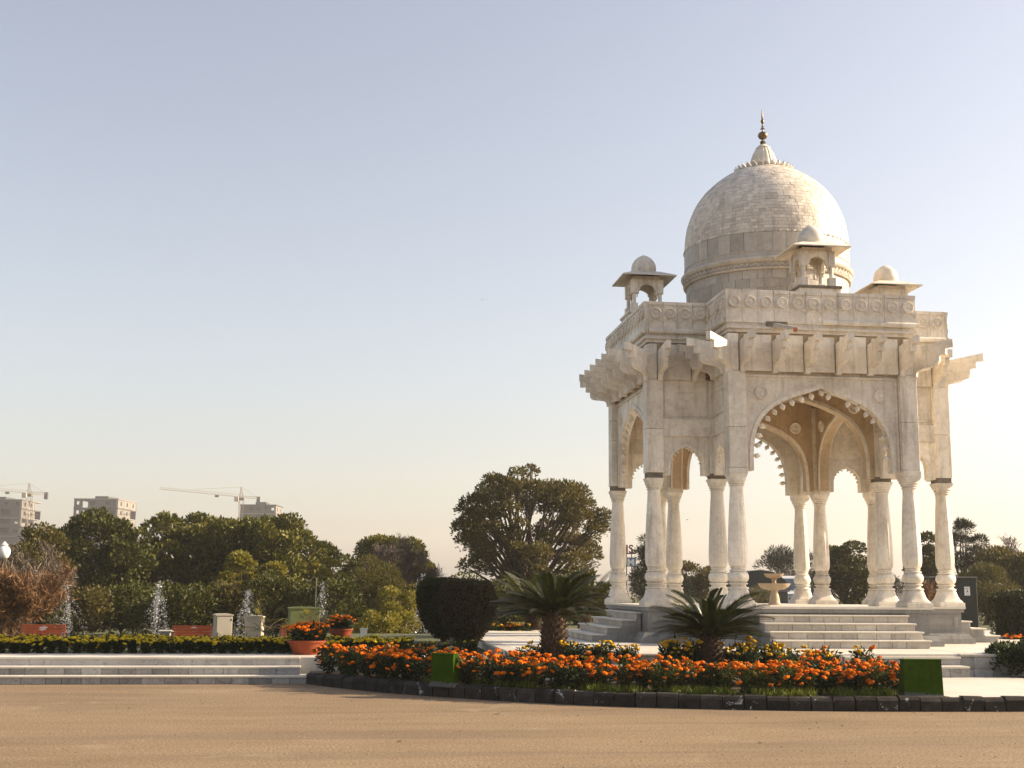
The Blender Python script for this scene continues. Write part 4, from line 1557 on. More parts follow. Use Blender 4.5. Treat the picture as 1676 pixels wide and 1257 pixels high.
c1 = Vector((-6.13, -6.92, .36))
cycad(c1, .86, .98, 'larger cycad with a thick brown trunk, left of the pavilion stairs', 54, .21, seed=3, elmin=-4, elmax=52)
c2 = Vector((-3.84, -8.1, .18))
cycad(c2, .74, 1.0, 'shorter cycad standing before the pavilion among the marigolds', 54, .20, seed=6, elmin=-4, elmax=46)
cycad(Vector((-4.6, 6.0, .36)), .55, 1.5, 'cycad in the background with paler green fronds beside the topiary', 40, .2, fr=FRONDS_Y, seed=8, elmin=-5, elmax=60)
cycad(Vector((-2.9, 7.6, .36)), .6, 1.5, 'cycad in the background behind the left stair of the pavilion', 36, .2, fr=FRONDS_Y, seed=9, elmin=-5, elmax=60)


# --- clipped shrubs
def shell_leaves(pts, nrm, ls, wd, jitter):
    n = len(pts)
    D = nrm * .7 + unit(n) * .8
    return leaf_quads(pts + nrm * RNG.uniform(-jitter, jitter * .5, n)[:, None], D, ls * RNG.uniform(.6, 1.3, n), wd)


def topiary(base, prof, label, n=16000, seed=1, stem=.05, mat='hedge_leaf'):
    global RNG
    RNG = np.random.default_rng(seed)
    root = thing('topiary_shrub', base, label=label, cat='topiary', group='clipped topiary shrubs')
    MB().lathe([(r * .9, z) for r, z in prof], 28).build('core', M['hedge_core'], root)
    rs = np.array([p[0] for p in prof])
    zs = np.array([p[1] for p in prof])
    ds = np.r_[0, np.cumsum(np.hypot(np.diff(rs), np.diff(zs)))]
    ar = np.r_[0, np.cumsum((rs[1:] + rs[:-1]) / 2 * np.diff(ds))]
    s_ = np.interp(RNG.random(n) * ar[-1], ar, ds)
    r, z = np.interp(s_, ds, rs), np.interp(s_, ds, zs)
    a_ = RNG.random(n) * 2 * PI
    dr = np.interp(s_ + .01, ds, rs) - np.interp(s_ - .01, ds, rs)
    dz = np.interp(s_ + .01, ds, zs) - np.interp(s_ - .01, ds, zs)
    wob = 1 + .025 * np.sin(3 * a_ + 2 * z) + .02 * np.sin(7 * a_ - 5 * z)
    P = np.c_[r * wob * np.cos(a_), r * wob * np.sin(a_), z]
    N = np.c_[dz * np.cos(a_), dz * np.sin(a_), -dr]
    N /= np.linalg.norm(N, axis=1)[:, None] + 1e-9
    inst('foliage', quads('foliage', shell_leaves(P, N, .06, .026, .07), M[mat]), root)
    mb = MB()
    for k in range(7):
        a_ = k * .9
        mb.tube([(math.cos(a_) * .03, math.sin(a_) * .03, -.05), (math.cos(a_) * .08, math.sin(a_) * .08, .2), (math.cos(a_) * .25, math.sin(a_) * .25, .5)], [stem * .6, stem * .5, stem * .3], 6)
    mb.build('stems', M['wood'], root)
    return root


VASE = [(.02, .10), (.16, .12), (.24, .22), (.40, .42), (.50, .62), (.555, .85), (.57, 1.05), (.555, 1.18), (.52, 1.28), (.45, 1.345), (.33, 1.385), (.02, 1.40)]
topiary(ground_at(765, 26.6, .36), [(r * 1.0, z * 1.0) for r, z in VASE], 'vase shaped dark topiary on a thin stem in front of the other topiary', seed=3, mat='hedge_brown')
topiary(ground_at(727, 30.4, .36), [(r * 1.12, z * 1.05) for r, z in VASE], 'dark clipped topiary standing behind the vase shaped one', seed=4)


def box_hedge(c, sx, sy, sz, label, n=15000, seed=5, name='clipped_hedge'):
    global RNG
    RNG = np.random.default_rng(seed)
    root = thing(name, c, label=label, cat='hedge')
    MB().box(-sx * .94, sx * .94, -sy * .94, sy * .94, 0, sz * .95, .12).build('core', M['hedge_core'], root)
    areas = np.array([sx * sz * 2, sx * sz * 2, sy * sz * 2, sy * sz * 2, sx * sy * 4])
    k = RNG.choice(5, n, p=areas / areas.sum())
    u_, v_ = RNG.uniform(-1, 1, n), RNG.random(n)
    P = np.zeros((n, 3))
    N = np.zeros((n, 3))
    for i, (f, nn) in enumerate((((1, -1), (0, -1, 0)), ((1, 1), (0, 1, 0)), ((0, -1), (-1, 0, 0)), ((0, 1), (1, 0, 0)))):
        m_ = k == i
        if f[0] == 1:
            P[m_] = np.c_[u_[m_] * sx, np.full(m_.sum(), f[1] * sy), v_[m_] * sz]
        else:
            P[m_] = np.c_[np.full(m_.sum(), f[1] * sx), u_[m_] * sy, v_[m_] * sz]
        N[m_] = nn
    m_ = k == 4
    P[m_] = np.c_[u_[m_] * sx, RNG.uniform(-1, 1, m_.sum()) * sy, np.full(m_.sum(), sz)]
    N[m_] = (0, 0, 1)
    # round the edges
    q = P / np.array([sx, sy, sz])
    edge = (np.abs(q[:, 0]) > .85).astype(float) * (np.abs(q[:, 0]) - .85) + (np.abs(q[:, 1]) > .85) * (np.abs(q[:, 1]) - .85)
    P[:, 2] -= np.where(q[:, 2] > .9, edge * sz * .5, 0)
    inst('foliage', quads('foliage', shell_leaves(P, N, .06, .03, .05), M['hedge_leaf']), root)
    return root


hb = ground_at(1712, 31, .36)
box_hedge(hb, .82, 1.3, 1.28, 'dark clipped hedge block at the right edge beyond the terrace')
tree(1668, 22.3, .72, .62, 'dark leafy bush at the right edge beside the front path', seed=91, n=5200, leaf='marigold_leaf', ls=.085, clumps=20, low=0, cr=.42, trunk=.02, name='bush', cat='bush', z0=.2)


# --- marigolds
def blossom_mesh(seed, mat, r=.042):
    rnd = random.Random(seed)
    mb = MB()
    n = 10
    vs = [(0, 0, -.35 * r)]
    rings = [(.62, -.25), (1.0, .08), (.86, .42), (.45, .62)]
    for j, (rr, z) in enumerate(rings):
        for k in range(n):
            t = 2 * PI * (k + .5 * (j % 2)) / n
            q = r * rr * (1 + (.16 if k % 2 else -.10) + rnd.uniform(-.06, .06))
            vs.append((q * math.cos(t), q * math.sin(t), r * (z + rnd.uniform(-.08, .08))))
    vs.append((0, 0, .60 * r))
    fs = []
    for k in range(n):
        fs.append((0, 1 + (k + 1) % n, 1 + k))
        for j in range(3):
            a_, b_ = 1 + j * n + k, 1 + j * n + (k + 1) % n
            fs.append((a_, b_, b_ + n, a_ + n))
        fs.append((1 + 3 * n + k, 1 + 3 * n + (k + 1) % n, 1 + 4 * n))
    return mb.add(vs, fs).mesh('blossom', M[mat])


BLO = {m: [blossom_mesh(k, m) for k in range(3)] for m in ('orange', 'yellow', 'lemon')}


M['marigold_pale'] = leaf_mat('marigold_pale', (.03, .042, .008), (.065, .08, .016), (.13, .15, .035), .3)


def marigold_foliage(seed, H, rad, n, mat='marigold_leaf'):
    global RNG
    RNG = np.random.default_rng(seed)
    parts = []
    nst = 9
    for k in range(nst):
        a_ = 2 * PI * k / nst + RNG.random()
        rr = rad * RNG.uniform(.2, .85)
        tip = np.array([rr * math.cos(a_), rr * math.sin(a_), H * RNG.uniform(.75, 1)])
        m_ = n // nst
        t = RNG.random(m_) ** .7
        P = tip * t[:, None] * np.array([1, 1, 1]) + unit(m_) * rad * .20
        P[:, 2] = np.abs(P[:, 2])
        D = unit(m_) + np.array([math.cos(a_) * .6, math.sin(a_) * .6, .4])
        Ls = RNG.uniform(.05, .10, m_)
        parts.append(leaf_quads(P, D, Ls, Ls * .34))
        # stem
        s_ = np.array([-math.sin(a_), math.cos(a_), 0]) * .004
        parts.append(np.array([[s_ * 0, tip - s_, tip + s_, s_]]))
    return quads('foliage', np.concatenate(parts), M[mat])


FOL = [marigold_foliage(200 + k, .40, .20, 300) for k in range(4)]
FOLP = [marigold_foliage(240 + k, .40, .20, 300, 'marigold_pale') for k in range(3)]
FOLS = [marigold_foliage(220 + k, .26, .17, 240) for k in range(3)]


def marigold(loc, h, label, col='orange', nb=8, group='orange marigolds in the front bed', fol=FOL, rad=.2, fh=.40, bs=1.0, mixc_=None, rnd=random, down=.25):
    root = thing('marigold_plant', loc, rnd.uniform(0, 6.28), label=label, cat='flower', group=group)
    s_ = h / fh
    inst('foliage', rnd.choice(fol), root, scale=(rnd.uniform(.9, 1.15), rnd.uniform(.9, 1.15), s_))
    for k in range(nb):
        a_ = rnd.uniform(0, 2 * PI)
        rr = rad * math.sqrt(rnd.random()) * 1.1
        z = h * (rnd.uniform(.88, 1.1) if rnd.random() > down else rnd.uniform(.4, .85))
        if z < h * .85: rr = rad * rnd.uniform(.9, 1.2)
        c_ = col if not mixc_ or rnd.random() > .3 else mixc_
        o = inst('blossom', rnd.choice(BLO[c_]), root, (rr * math.cos(a_), rr * math.sin(a_), z), (rnd.uniform(-.5, .5), rnd.uniform(-.5, .5), rnd.uniform(0, 6)))
        q = bs * rnd.choice((rnd.uniform(.5, .8), rnd.uniform(.8, 1.05), rnd.uniform(.95, 1.25)))
        o.scale = (q, q, q)
    return root


rd = random.Random(77)
# along the kerb: near row hugs the kerb at the left, stands back at the right
NK = len(kp) - 1
klen = NK * .298
u_end = next(i for i in range(NK) if kp[i][0] > -1.95) / NK
s_ = .02
while s_ < u_end * klen:
    u_ = s_ / klen
    c_ = kerb_in(u_, .3)
    right = c_[0] > -6.2
    where = 'left part of the front bed' if c_[0] < -8.1 else 'middle of the front bed between the green boxes' if c_[0] < -4.3 else 'right part of the front bed below the shorter cycad'
    for row, dd in enumerate((.36, .70) if not right else (.56, .92)):
        p = kerb_in(u_ + rd.uniform(-.003, .003), dd + rd.uniform(-.10, .10))
        if p[1] > float(np.interp(p[0], [-10.1, -9.0, -8.0, -6.7], [-5.1, -5.6, -6.05, -6.15])) or p[0] < -10.1 or math.hypot(p[0] - c2.x, p[1] - c2.y) < .33: continue
        if p[1] > -7.35 and p[0] > -6.7: continue
        if -8.35 < p[0] < -7.75 and row == 0 and dd < .6: continue     # the green box stands here
        if rd.random() < .06: continue
        h = rd.uniform(.34, .46) + .05 * row - (.04 if right else 0)
        marigold((p[0], p[1], .175), h, 'orange marigold plant in the ' + where, 'orange', rd.randint(10, 15), 'orange marigolds, ' + where, rnd=rd, down=.3, fol=(FOLP if (right and rd.random() < .55) or rd.random() < .12 else FOL))
    s_ += .27
# yellow marigolds round the cycads
for k in range(11):
    x = -6.6 + k * .17 + rd.uniform(-.05, .05)
    if abs(x - c1.x) < .16: continue
    y = -7.05 + rd.uniform(-.1, .1)
    marigold((x, y, .36), rd.uniform(.32, .42), 'yellow marigold at the foot of the larger cycad', 'yellow', rd.randint(4, 7), 'yellow marigolds at the larger cycad', rnd=rd, rad=.15)
for k in range(16):
    a_ = rd.uniform(-PI * .35, PI * 1.1)
    rr = rd.uniform(.34, .85)
    marigold((c2.x + .12 + rr * math.cos(a_) * 1.1, c2.y - .15 + rr * math.sin(a_) * .6, .175), rd.uniform(.52, .66), 'yellow marigold at the foot of the shorter cycad', 'yellow', rd.randint(5, 9), 'yellow marigolds at the shorter cycad', rnd=rd, rad=.17)
for k in range(16):
    x = rd.uniform(-3.05, -1.35)
    y = rd.uniform(-9.6, -8.4)
    if k % 2:
        marigold((x, y, .175), rd.uniform(.45, .58), 'tall marigold bush with mixed yellow and orange blooms beside the right green box', 'yellow', rd.randint(5, 9), 'mixed marigolds by the path', mixc_='orange', rnd=rd, rad=.2)
    else:
        marigold((x, y - .35, .175), rd.uniform(.34, .44), 'orange marigold plant beside the right green box', 'orange', rd.randint(5, 9), 'orange marigolds by the path', rnd=rd)
# yellow edging rows at the left
for row, (y, hh) in enumerate(((-3.35, .27), (-2.1, .26))):
    x = -17.3 - row * .4
    lab = ('yellow bedding flower in the front edging row at the left', 'yellow bedding flower in the second edging row at the left', 'yellow bedding flower in the rear edging row at the left')[row]
    while x < (-8.15 if row == 0 else -6.9):
        if x > -8.3:
            marigold((x, y + rd.uniform(-.1, .1), .36), rd.uniform(.16, .22), 'small sparse yellow flower at the foot of the topiary', 'lemon', rd.randint(3, 6), 'sparse yellow flowers by the topiary', fol=FOLS, fh=.26, rad=.15, bs=.8, rnd=rd)
            x += rd.uniform(.22, .3)
            continue
        marigold((x, y + rd.uniform(-.06, .06), .36), rd.uniform(.9, 1.12) * hh, lab, 'lemon', rd.randint(13, 17), 'edging row %s of yellow flowers' % ('one', 'two', 'three')[row], fol=FOLS, fh=.26, rad=.17, bs=.92, rnd=rd, down=.06)
        x += rd.uniform(.20, .26) * (1 if row < 2 else 1.1)
# a few more blooms behind
for k in range(7):
    marigold((-5.75 + k * .14 + rd.uniform(-.05, .05), 5.15 + rd.uniform(-.1, .15), .36), rd.uniform(.3, .4), 'yellow orange marigold at the back corner of the terrace, beside the topiary', 'yellow', 6, 'marigolds at the back of the terrace', mixc_='orange', rnd=rd)
pr_ = ground_at(1655, 29.5, .36)
for k in range(7):
    marigold((pr_.x - .25 + k * .13, pr_.y + rd.uniform(-.2, .2), .36), rd.uniform(.22, .28), 'orange marigold at the foot of the clipped hedge on the right', 'orange', 6, 'marigolds by the right hedge', fol=FOLS, fh=.26, rnd=rd)

# grass strip behind the kerb
RNG = np.random.default_rng(5)
P = []
for _ in range(9000):
    u_ = (.28 + .72 * RNG.random()) * u_end
    dd = RNG.uniform(.16, .75)
    p = kerb_in(u_, dd)
    if math.sin(p[0] * 5.1) + math.sin(p[0] * 11.7 + 1) * .8 + math.sin(p[1] * 9) * .5 < RNG.normal() * .6 - .2: continue
    P.append((p[0], p[1], .17))
P = np.array(P)
ng = len(P)
D = np.c_[RNG.normal(size=(ng, 2)) * .55, np.ones(ng)]
g_ = inst('grass', quads('grass', leaf_quads(P, D, RNG.uniform(.05, .17, ng), .013), M['grass']))
tag(g_, 'bright green grass strip along the kerb under the marigolds', 'grass', kind='stuff')

# ------------------------------------------------------------------ pots, benches, cabinets, jets
def planter(base, r, h, label, flowers, seed):
    rnd = random.Random(seed)
    root = thing('terracotta_planter', base, label=label, cat='planter')
    MB().lathe([(r * .66, 0), (r * .70, .02), (r * .86, h * .55), (r * .95, h * .86), (r * 1.02, h * .87), (r * 1.03, h), (r * .94, h), (r * .90, h * .85), (.02, h * .80)], 32).build('bowl', M['terracotta'], root, sharp=50)
    MB().lathe([(r * .90, h * .80), (r * .88, h * .86), (.02, h * .88)], 24).build('soil', M['soil'], root)
    for k in range(flowers):
        a_ = k * 2.4
        rr = r * .8 * math.sqrt((k + .5) / flowers)
        marigold((base[0] + rr * math.cos(a_), base[1] + rr * math.sin(a_), base[2] + h * .84), rnd.uniform(.24, .33), 'orange marigold growing in the ' + ('large' if seed == 1 else 'small') + ' terracotta planter', 'orange', 10, 'marigolds in the %s planter' % ('large' if seed == 1 else 'small'), fol=FOLS, fh=.26, rad=.19, rnd=rnd, down=.15)


p = ground_at(505, 23.3, WZ)
planter((p.x, p.y, WZ + .004), .35, .25, 'large round terracotta planter of orange marigolds beside the left steps', 9, 1)
p = ground_at(560, 31, .36)
planter((p.x, p.y, .362), .29, .27, 'smaller terracotta planter of marigolds farther back by the green cabinet', 7, 2)
p = ground_at(597, 32.5, .36)
wp = thing('white_pot', (p.x, p.y, .36), label='white square flower pot with a small plant right of the rear planter', cat='pot')
MB().lathe([(.10, 0), (.13, .22), (.14, .225), (.14, .25), (.12, .25), (.115, .2), (.01, .19)], 4, False, phase=PI / 4).build('pot', M['white_paint'], wp)
RNG = np.random.default_rng(8)
inst('foliage', quads('foliage', leaf_quads(np.tile([0, 0, .2], (60, 1)) + unit(60) * .05, unit(60) + np.array([0, 0, 1.2]), RNG.uniform(.12, .26, 60), .035), M['leaf_mid']), wp)


def bench(u, d, wd, label, mark, rz=0.0):
    b_ = ground_at(u, d, GZ)
    root = thing('garden_bench', b_, rz, label=label, cat='bench', group='red wooden benches in the garden')
    for k in range(4):
        z = .53 + k * .082
        MB().box(-wd / 2, wd / 2, .20 + k * .018, .225 + k * .018, z, z + .074, .004).build('back_slat', M['bench_wood'], root)
    for k in range(4):
        MB().box(-wd / 2, wd / 2, -.22 + k * .10, -.22 + k * .10 + .085, .40, .425, .004).build('seat_slat', M['bench_wood'], root)
    for sx in (-1, 1):
        x0 = sx * (wd / 2 - .08)
        MB().box(x0 - .025, x0 + .025, -.22, -.17, 0, .40).build('leg', M['metal_grey'], root)
        MB().prism([(.15, 0), (.20, 0), (.30, .80), (.262, .80), (.15, .40)], x0 - .025, x0 + .025, Matrix(((0, 0, 1, 0), (1, 0, 0, 0), (0, 1, 0, 0), (0, 0, 0, 1)))).build('leg', M['metal_grey'], root)
        MB().box(x0 - .02, x0 + .02, -.20, .18, .365, .398).build('rail', M['metal_grey'], root)
    # worn white mark on the backrest
    for (x0, x1, z0, z1) in mark:
        MB().box(x0, x1, .192, .1985, z0, z1).build('white_mark', M['white_paint'], root)


bench(72, 36.5, 1.24, 'red wooden bench with a white scribbled mark at the left below the dry brown bush', [(-.10, .12, .76, .785), (-.07, .09, .732, .75), (-.11, .07, .700, .72), (0.0, .06, .795, .808), (-.06, .0, .678, .69)])
bench(318, 36.5, 1.20, 'red wooden bench left of the cream cabinets', [(-.06, .10, .785, .80), (-.02, .05, .805, .818)])
bench(493, 37.5, 1.20, 'red wooden bench half hidden by the large terracotta planter', [])
# small stone seat beside the middle bench
p = ground_at(275, 37, GZ)
ss = thing('stone_seat', p, label='small grey stone seat just left of the middle bench', cat='seat')
MB().box(-.20, .20, -.2, .2, .66, .71, .01).build('seat', M['paving'], ss)
MB().box(-.13, .13, -.13, .13, 0, .66).build('foot', M['marble_grey'], ss)


def cabinet(u, d, w_, dp, h, label, rz=.25, mat='cream_steel', z0=GZ):
    root = thing('cabinet', ground_at(u, d, z0), rz, label=label, cat='cabinet')
    MB().box(-w_ / 2, w_ / 2, -dp / 2, dp / 2, .08, h - .06, .008).build('body', M[mat], root)
    MB().box(-w_ / 2 + .03, w_ / 2 - .03, -dp / 2 + .03, dp / 2 - .03, 0, .08).build('plinth', M['concrete'], root)
    mb = MB().box(-w_ / 2 - .025, w_ / 2 + .025, -dp / 2 - .025, dp / 2 + .025, h - .06, h - .025, .004)
    mb.prism([(-w_ / 2 - .025, h - .025), (w_ / 2 + .025, h - .025), (w_ / 2 * .55, h), (-w_ / 2 * .55, h)], -dp / 2 - .025, dp / 2 + .025, Matrix(((1, 0, 0, 0), (0, 0, 1, 0), (0, 1, 0, 0), (0, 0, 0, 1))))
    mb.build('roof_cap', M[mat], root)
    dr = MB().box(-w_ / 2 + .025, w_ / 2 - .025, -dp / 2 - .008, -dp / 2 + .002, .12, h - .09, .003).build('door', M[mat], root)
    MB().box(-w_ / 2 + .05, -w_ / 2 + .065, -dp / 2 - .03, -dp / 2 - .008, h * .5, h * .5 + .09).build('handle', M['dark_steel'], dr)
    for z in (.22, h - .2):
        MB().tube([(w_ / 2 - .03, -dp / 2 - .012, z), (w_ / 2 - .03, -dp / 2 - .012, z + .06)], .01, 6).build('hinge', M['dark_steel'], dr)
    return root


cabinet(367, 36, .46, .42, 1.22, 'cream steel cabinet with a flat cap right of the middle bench', .3)
cabinet(419, 36.5, .48, .40, 1.16, 'cream steel cabinet half covered by the young fan palm', -.1)
gc = cabinet(499, 40, .95, .6, 1.36, 'olive green utility cabinet behind the large planter', .12, 'green_cab')
MB().box(-.20, -.12, -.31, -.306, .72, .86, .001).build('label_plate', M['paper'], gc)
MB().tube([(.33, -.2, 1.36), (.33, -.2, 2.25)], .012, 6).build('antenna', M['metal_grey'], gc)
MB().tube([(.33, -.2, 2.22), (.33, -.2, 2.26)], .03, 6).build('antenna_tip', M['metal_grey'], gc)


def fan_palm(u, d, h, label, seed, s=1.0):
    rnd = random.Random(seed)
    root = thing('young_palm', ground_at(u, d, GZ), label=label, cat='palm')
    mb = MB()
    mb.tube([(0, 0, 0), (.02, 0, h * .25), (0, 0, h * .5)], [.05, .04, .03], 7)
    for k in range(16):
        a_ = k * 2.4
        el = rnd.uniform(.1, 1.3)
        tip = Vector((math.cos(a_) * math.cos(el), math.sin(a_) * math.cos(el), math.sin(el))) * h * rnd.uniform(.32, .5) * s
        mb.tube([(0, 0, h * .48), Vector((0, 0, h * .5)) + tip * .5 + Vector((0, 0, .05)), Vector((0, 0, h * .5)) + tip], [.012, .009, .006], 5)
        c_ = Vector((0, 0, h * .5)) + tip
        V = []
        for j in range(13):
            b_ = (j - 6) / 6 * 1.5
            dr = tip.normalized()
            sd = dr.cross(Vector((0, 0, 1))).normalized()
            dv = (dr * math.cos(b_) + sd * math.sin(b_) + Vector((0, 0, -.25))).normalized()
            wv = dv.cross(Vector((0, 0, 1))).normalized() * .014
            L_ = rnd.uniform(.28, .38) * s
            V.append([list(c_ - wv * .3), list(c_ + dv * L_ * .5 - wv), list(c_ + dv * L_ + Vector((0, 0, -.05))), list(c_ + dv * L_ * .5 + wv)])
        inst('fan_leaf', quads('fan_leaf', np.array(V), M['leaf_yellow'] if k % 3 == 0 else M['leaf_feather']), root)
    mb.build('trunk', M['wood'], root)


fan_palm(437, 35.3, 1.5, 'young fan palm drooping over the second cream cabinet', 4, 1.0)
fan_palm(511, 38.6, 1.5, 'young fan palm before the olive green cabinet', 6, .9)


# fountain jets
def water_mat():
    m, t, b, N, L = newmat('water_drops')
    b.inputs['Base Color'].default_value = (.50, .52, .55, 1)
    b.inputs['Roughness'].default_value = .25
    b.inputs['Transmission Weight'].default_value = .35
    b.inputs['IOR'].default_value = 1.33
    return m


M['water'] = water_mat()


def jet(u, d, top, spread, label, seed, n=1500):
    global RNG
    RNG = np.random.default_rng(seed)
    root = thing('fountain_jet', ground_at(u, d, GZ), label=label, cat='fountain', group='row of water jets in the sunken garden')
    H = top - GZ
    MB().lathe([(.10, 0), (.10, .05), (.03, .07), (.025, .16), (.015, .18)], 12).build('nozzle', M['metal_grey'], root)
    # a rising core that breaks up and falls back in strands
    nc = n // 7
    zc_ = H * (.15 + .85 * RNG.random(nc) ** .8)
    lean = RNG.normal() * .05
    core = np.c_[lean * zc_ + RNG.normal(size=nc) * (.02 + .10 * spread * zc_ / H), RNG.normal(size=nc) * .04, zc_]
    strands = []
    m_ = 16
    for k in range(m_):
        nn_ = (n - nc) // m_
        a_ = RNG.random() * 2 * PI
        reach = spread * RNG.uniform(.3, 1.9)
        hh = H * RNG.uniform(.5, 1.0)
        t = RNG.random(nn_) ** .75
        rr = reach * t
        strands.append(np.c_[lean * hh + rr * math.cos(a_) + RNG.normal(size=nn_) * .045, rr * math.sin(a_) + RNG.normal(size=nn_) * .045, hh * (1 - .85 * t ** 2) + RNG.normal(size=nn_) * .03])
    P = np.concatenate([core] + strands)
    n = len(P)
    D = unit(n) * .6 + np.array([0, 0, -1])
    Ls = RNG.uniform(.010, .034, n) * np.where(RNG.random(n) < .12, 1.7, 1)
    q = leaf_quads(P, D, Ls, Ls * .5)
    q2 = leaf_quads(P + unit(n) * .004, unit(n) * .5 + np.array([0, 0, -1]), Ls, Ls * .5)
    o = inst('spray', quads('spray', np.concatenate([q, q2]), M['water']), root)
    o['kind'] = 'stuff'


jet(5, 41, 1.55, .30, 'water jet at the left edge of the picture', 1, 700)
jet(121, 41, 1.82, .42, 'water jet just right of the first red bench', 2, 1700)
jet(256, 41, 1.80, .36, 'water jet left of the middle red bench', 3, 1700)
jet(400, 41, 1.55, .34, 'water jet between the two cream cabinets', 4, 1700)
jet(530, 42, 1.85, .32, 'water jet right of the olive green cabinet', 5, 900)
jet(678, 41, 2.1, .34, 'water jet beside the left edge of the clipped topiary', 6, 1100)

# globe lamp at the left edge
p = ground_at(2, 40, GZ)
gl = thing('globe_lamp', p, label='white globe lamp on a post at the left edge', cat='lamp')
MB().tube([(0, 0, 0), (0, 0, 2.80)], .035, 8).build('post', M['dark_steel'], gl)
MB().lathe([(.05, 2.78), (.15, 2.84), (.195, 2.95), (.20, 3.02), (.18, 3.11), (.12, 3.18), (.05, 3.205)], 24).build('globe', M['white_paint'], gl)
MB().lathe([(.06, 3.20), (.11, 3.215), (.12, 3.24), (.08, 3.27), (.05, 3.30), (.02, 3.34)], 16).build('cap', M['white_paint'], gl)


# green painted boxes behind the kerb
def green_box(c, w_, h, dp, rz, label, flap=False):
    root = thing('green_steel_box', c, rz, label=label, cat='box', group='green steel boxes behind the kerb')
    mb = MB()
    sl_ = .06
    vs = [(-w_ / 2, -dp / 2, 0), (w_ / 2, -dp / 2, 0), (w_ / 2, dp / 2, 0), (-w_ / 2, dp / 2, 0),
          (-w_ / 2 + .004, -dp / 2 + sl_ * .3, h), (w_ / 2 - .01, -dp / 2 + sl_ * .3, h - .004), (w_ / 2 - .02, dp / 2 - sl_, h - .01), (-w_ / 2 + .02, dp / 2 - sl_, h - .01)]
    mb.add(vs, [(3, 2, 1, 0), (4, 5, 6, 7), (0, 1, 5, 4), (1, 2, 6, 5), (2, 3, 7, 6), (3, 0, 4, 7)])
    mb.build('body', M['green_board'], root)
    MB().box(-w_ / 2 + .0, w_ / 2 - .005, -dp / 2 + sl_ * .3 - .006, dp / 2 - sl_ + .004, h - .012, h + .004, .003).build('lid', M['green_board'], root)
    MB().tube([(w_ * .18, -dp / 2 + .004, h * .1), (w_ * .2, -dp / 2 + sl_ * .28 - .002, h * .92)], .004, 5).build('weld_seam', M['green_board'], root)
    MB().box(-w_ / 2 - .015, w_ / 2 + .02, -dp / 2 - .03, dp / 2, -.04, .012, .01).build('mortar_base', M['concrete'], root)
    if flap:
        MB().prism([(w_ / 2 - .0, h * .78), (w_ / 2 + .10, h * .72), (w_ / 2 + .03, h * .93), (w_ / 2, h * .98)], dp / 2 - .10, dp / 2 - .09, Matrix(((1, 0, 0, 0), (0, 0, 1, 0), (0, 1, 0, 0), (0, 0, 0, 1)))).build('loose_flap', M['green_cab'], root)


green_box((-8.0, -8.22, .19), .40, .455, .22, R(-36), 'green painted steel box in the left part of the marigold bed', True)
green_box((-1.52, -10.56, .19), .555, .50, .24, R(-3), 'larger green painted steel box at the path edge on the right')


# litter on the road
def dry_leaf(loc, s, rz, label, pale=True):
    root = thing('dry_leaf', loc, rz, label=label, cat='leaf')
    mb = MB()
    n = 6
    vs = []
    for k in range(n + 1):
        t = k / n
        wd = .45 * math.sin(PI * t) ** .7 + .02
        z = .28 * abs(t - .5) + .03
        vs += [((t - .5) * 2 * s, -wd * s, (z + .30 * wd) * s), ((t - .5) * 2 * s, 0, z * s), ((t - .5) * 2 * s, wd * s, (z + .5 * wd) * s)]
    fs = []
    for k in range(n):
        for j in range(2):
            fs.append((k * 3 + j, k * 3 + j + 1, k * 3 + 4 + j, k * 3 + 3 + j))
    mb.add(vs, fs, True)
    mb.build('blade', M['twig_brown'] if not pale else M['bare_stone'], root)
    MB().tube([(-s, 0, .15 * s), (-1.4 * s, .05 * s, .3 * s)], .04 * s, 5).build('stalk', M['pale_wood'], root)


dry_leaf((-7.51, -10.9, .001), .05, .4, 'curled dry leaf on the road before the bed')
dry_leaf((-8.9, -13.83, .001), .04, 1.2, 'small dark dry leaf on the road at lower left of centre', False)
dry_leaf((-5.05, -14.2, .001), .03, 2.0, 'small dry leaf on the road at lower right', False)

RNG = np.random.default_rng(99)
ng = 7000
P = np.c_[RNG.uniform(-17.5, 1.5, ng), -17.5 + 12.2 * RNG.random(ng) ** 1.2, np.zeros(ng)]
keep = []
for x, y, _ in P:
    kx = float(np.interp(x, kp[:, 0], kp[:, 1]))
    keep.append(y < (-5.6 if x < -10.3 else kx - .03))
P = P[np.array(keep)]
ng = len(P)
r_ = RNG.uniform(.003, .009, ng) * np.where(RNG.random(ng) < .05, 1.9, 1)
a0 = RNG.random(ng) * 6.28
c4 = [np.c_[r_ * np.cos(a0 + k * PI / 2) * RNG.uniform(.6, 1.2, ng), r_ * np.sin(a0 + k * PI / 2) * RNG.uniform(.6, 1.2, ng), np.zeros(ng)] + P for k in range(4)]
tp = P + np.c_[np.zeros(ng), np.zeros(ng), r_ * RNG.uniform(.5, 1.0, ng)]
Q = np.concatenate([np.stack([c4[k], c4[(k + 1) % 4], tp, tp], 1) for k in range(4)])
vv = np.stack(c4 + [tp], 1).reshape(-1, 3)
ff = np.concatenate([np.stack([np.arange(ng) * 5 + k, np.arange(ng) * 5 + (k + 1) % 4, np.arange(ng) * 5 + 4], 1) for k in range(4)])
gm = bpy.data.meshes.new('grit')
gm.from_pydata(vv.tolist(), [], ff.tolist())
gmat, gt, gb, gN, gL = newmat('grit')
gg = gN('ShaderNodeNewGeometry')
gr = ramp(gt, [(0, (.05, .035, .025)), (.5, (.17, .125, .085)), (1, (.36, .30, .23))])
gL(gg.outputs['Random Per Island'], gr.inputs[0])
gL(gr.outputs[0], gb.inputs['Base Color'])
gb.inputs['Roughness'].default_value = .9
gm.materials.append(gmat)
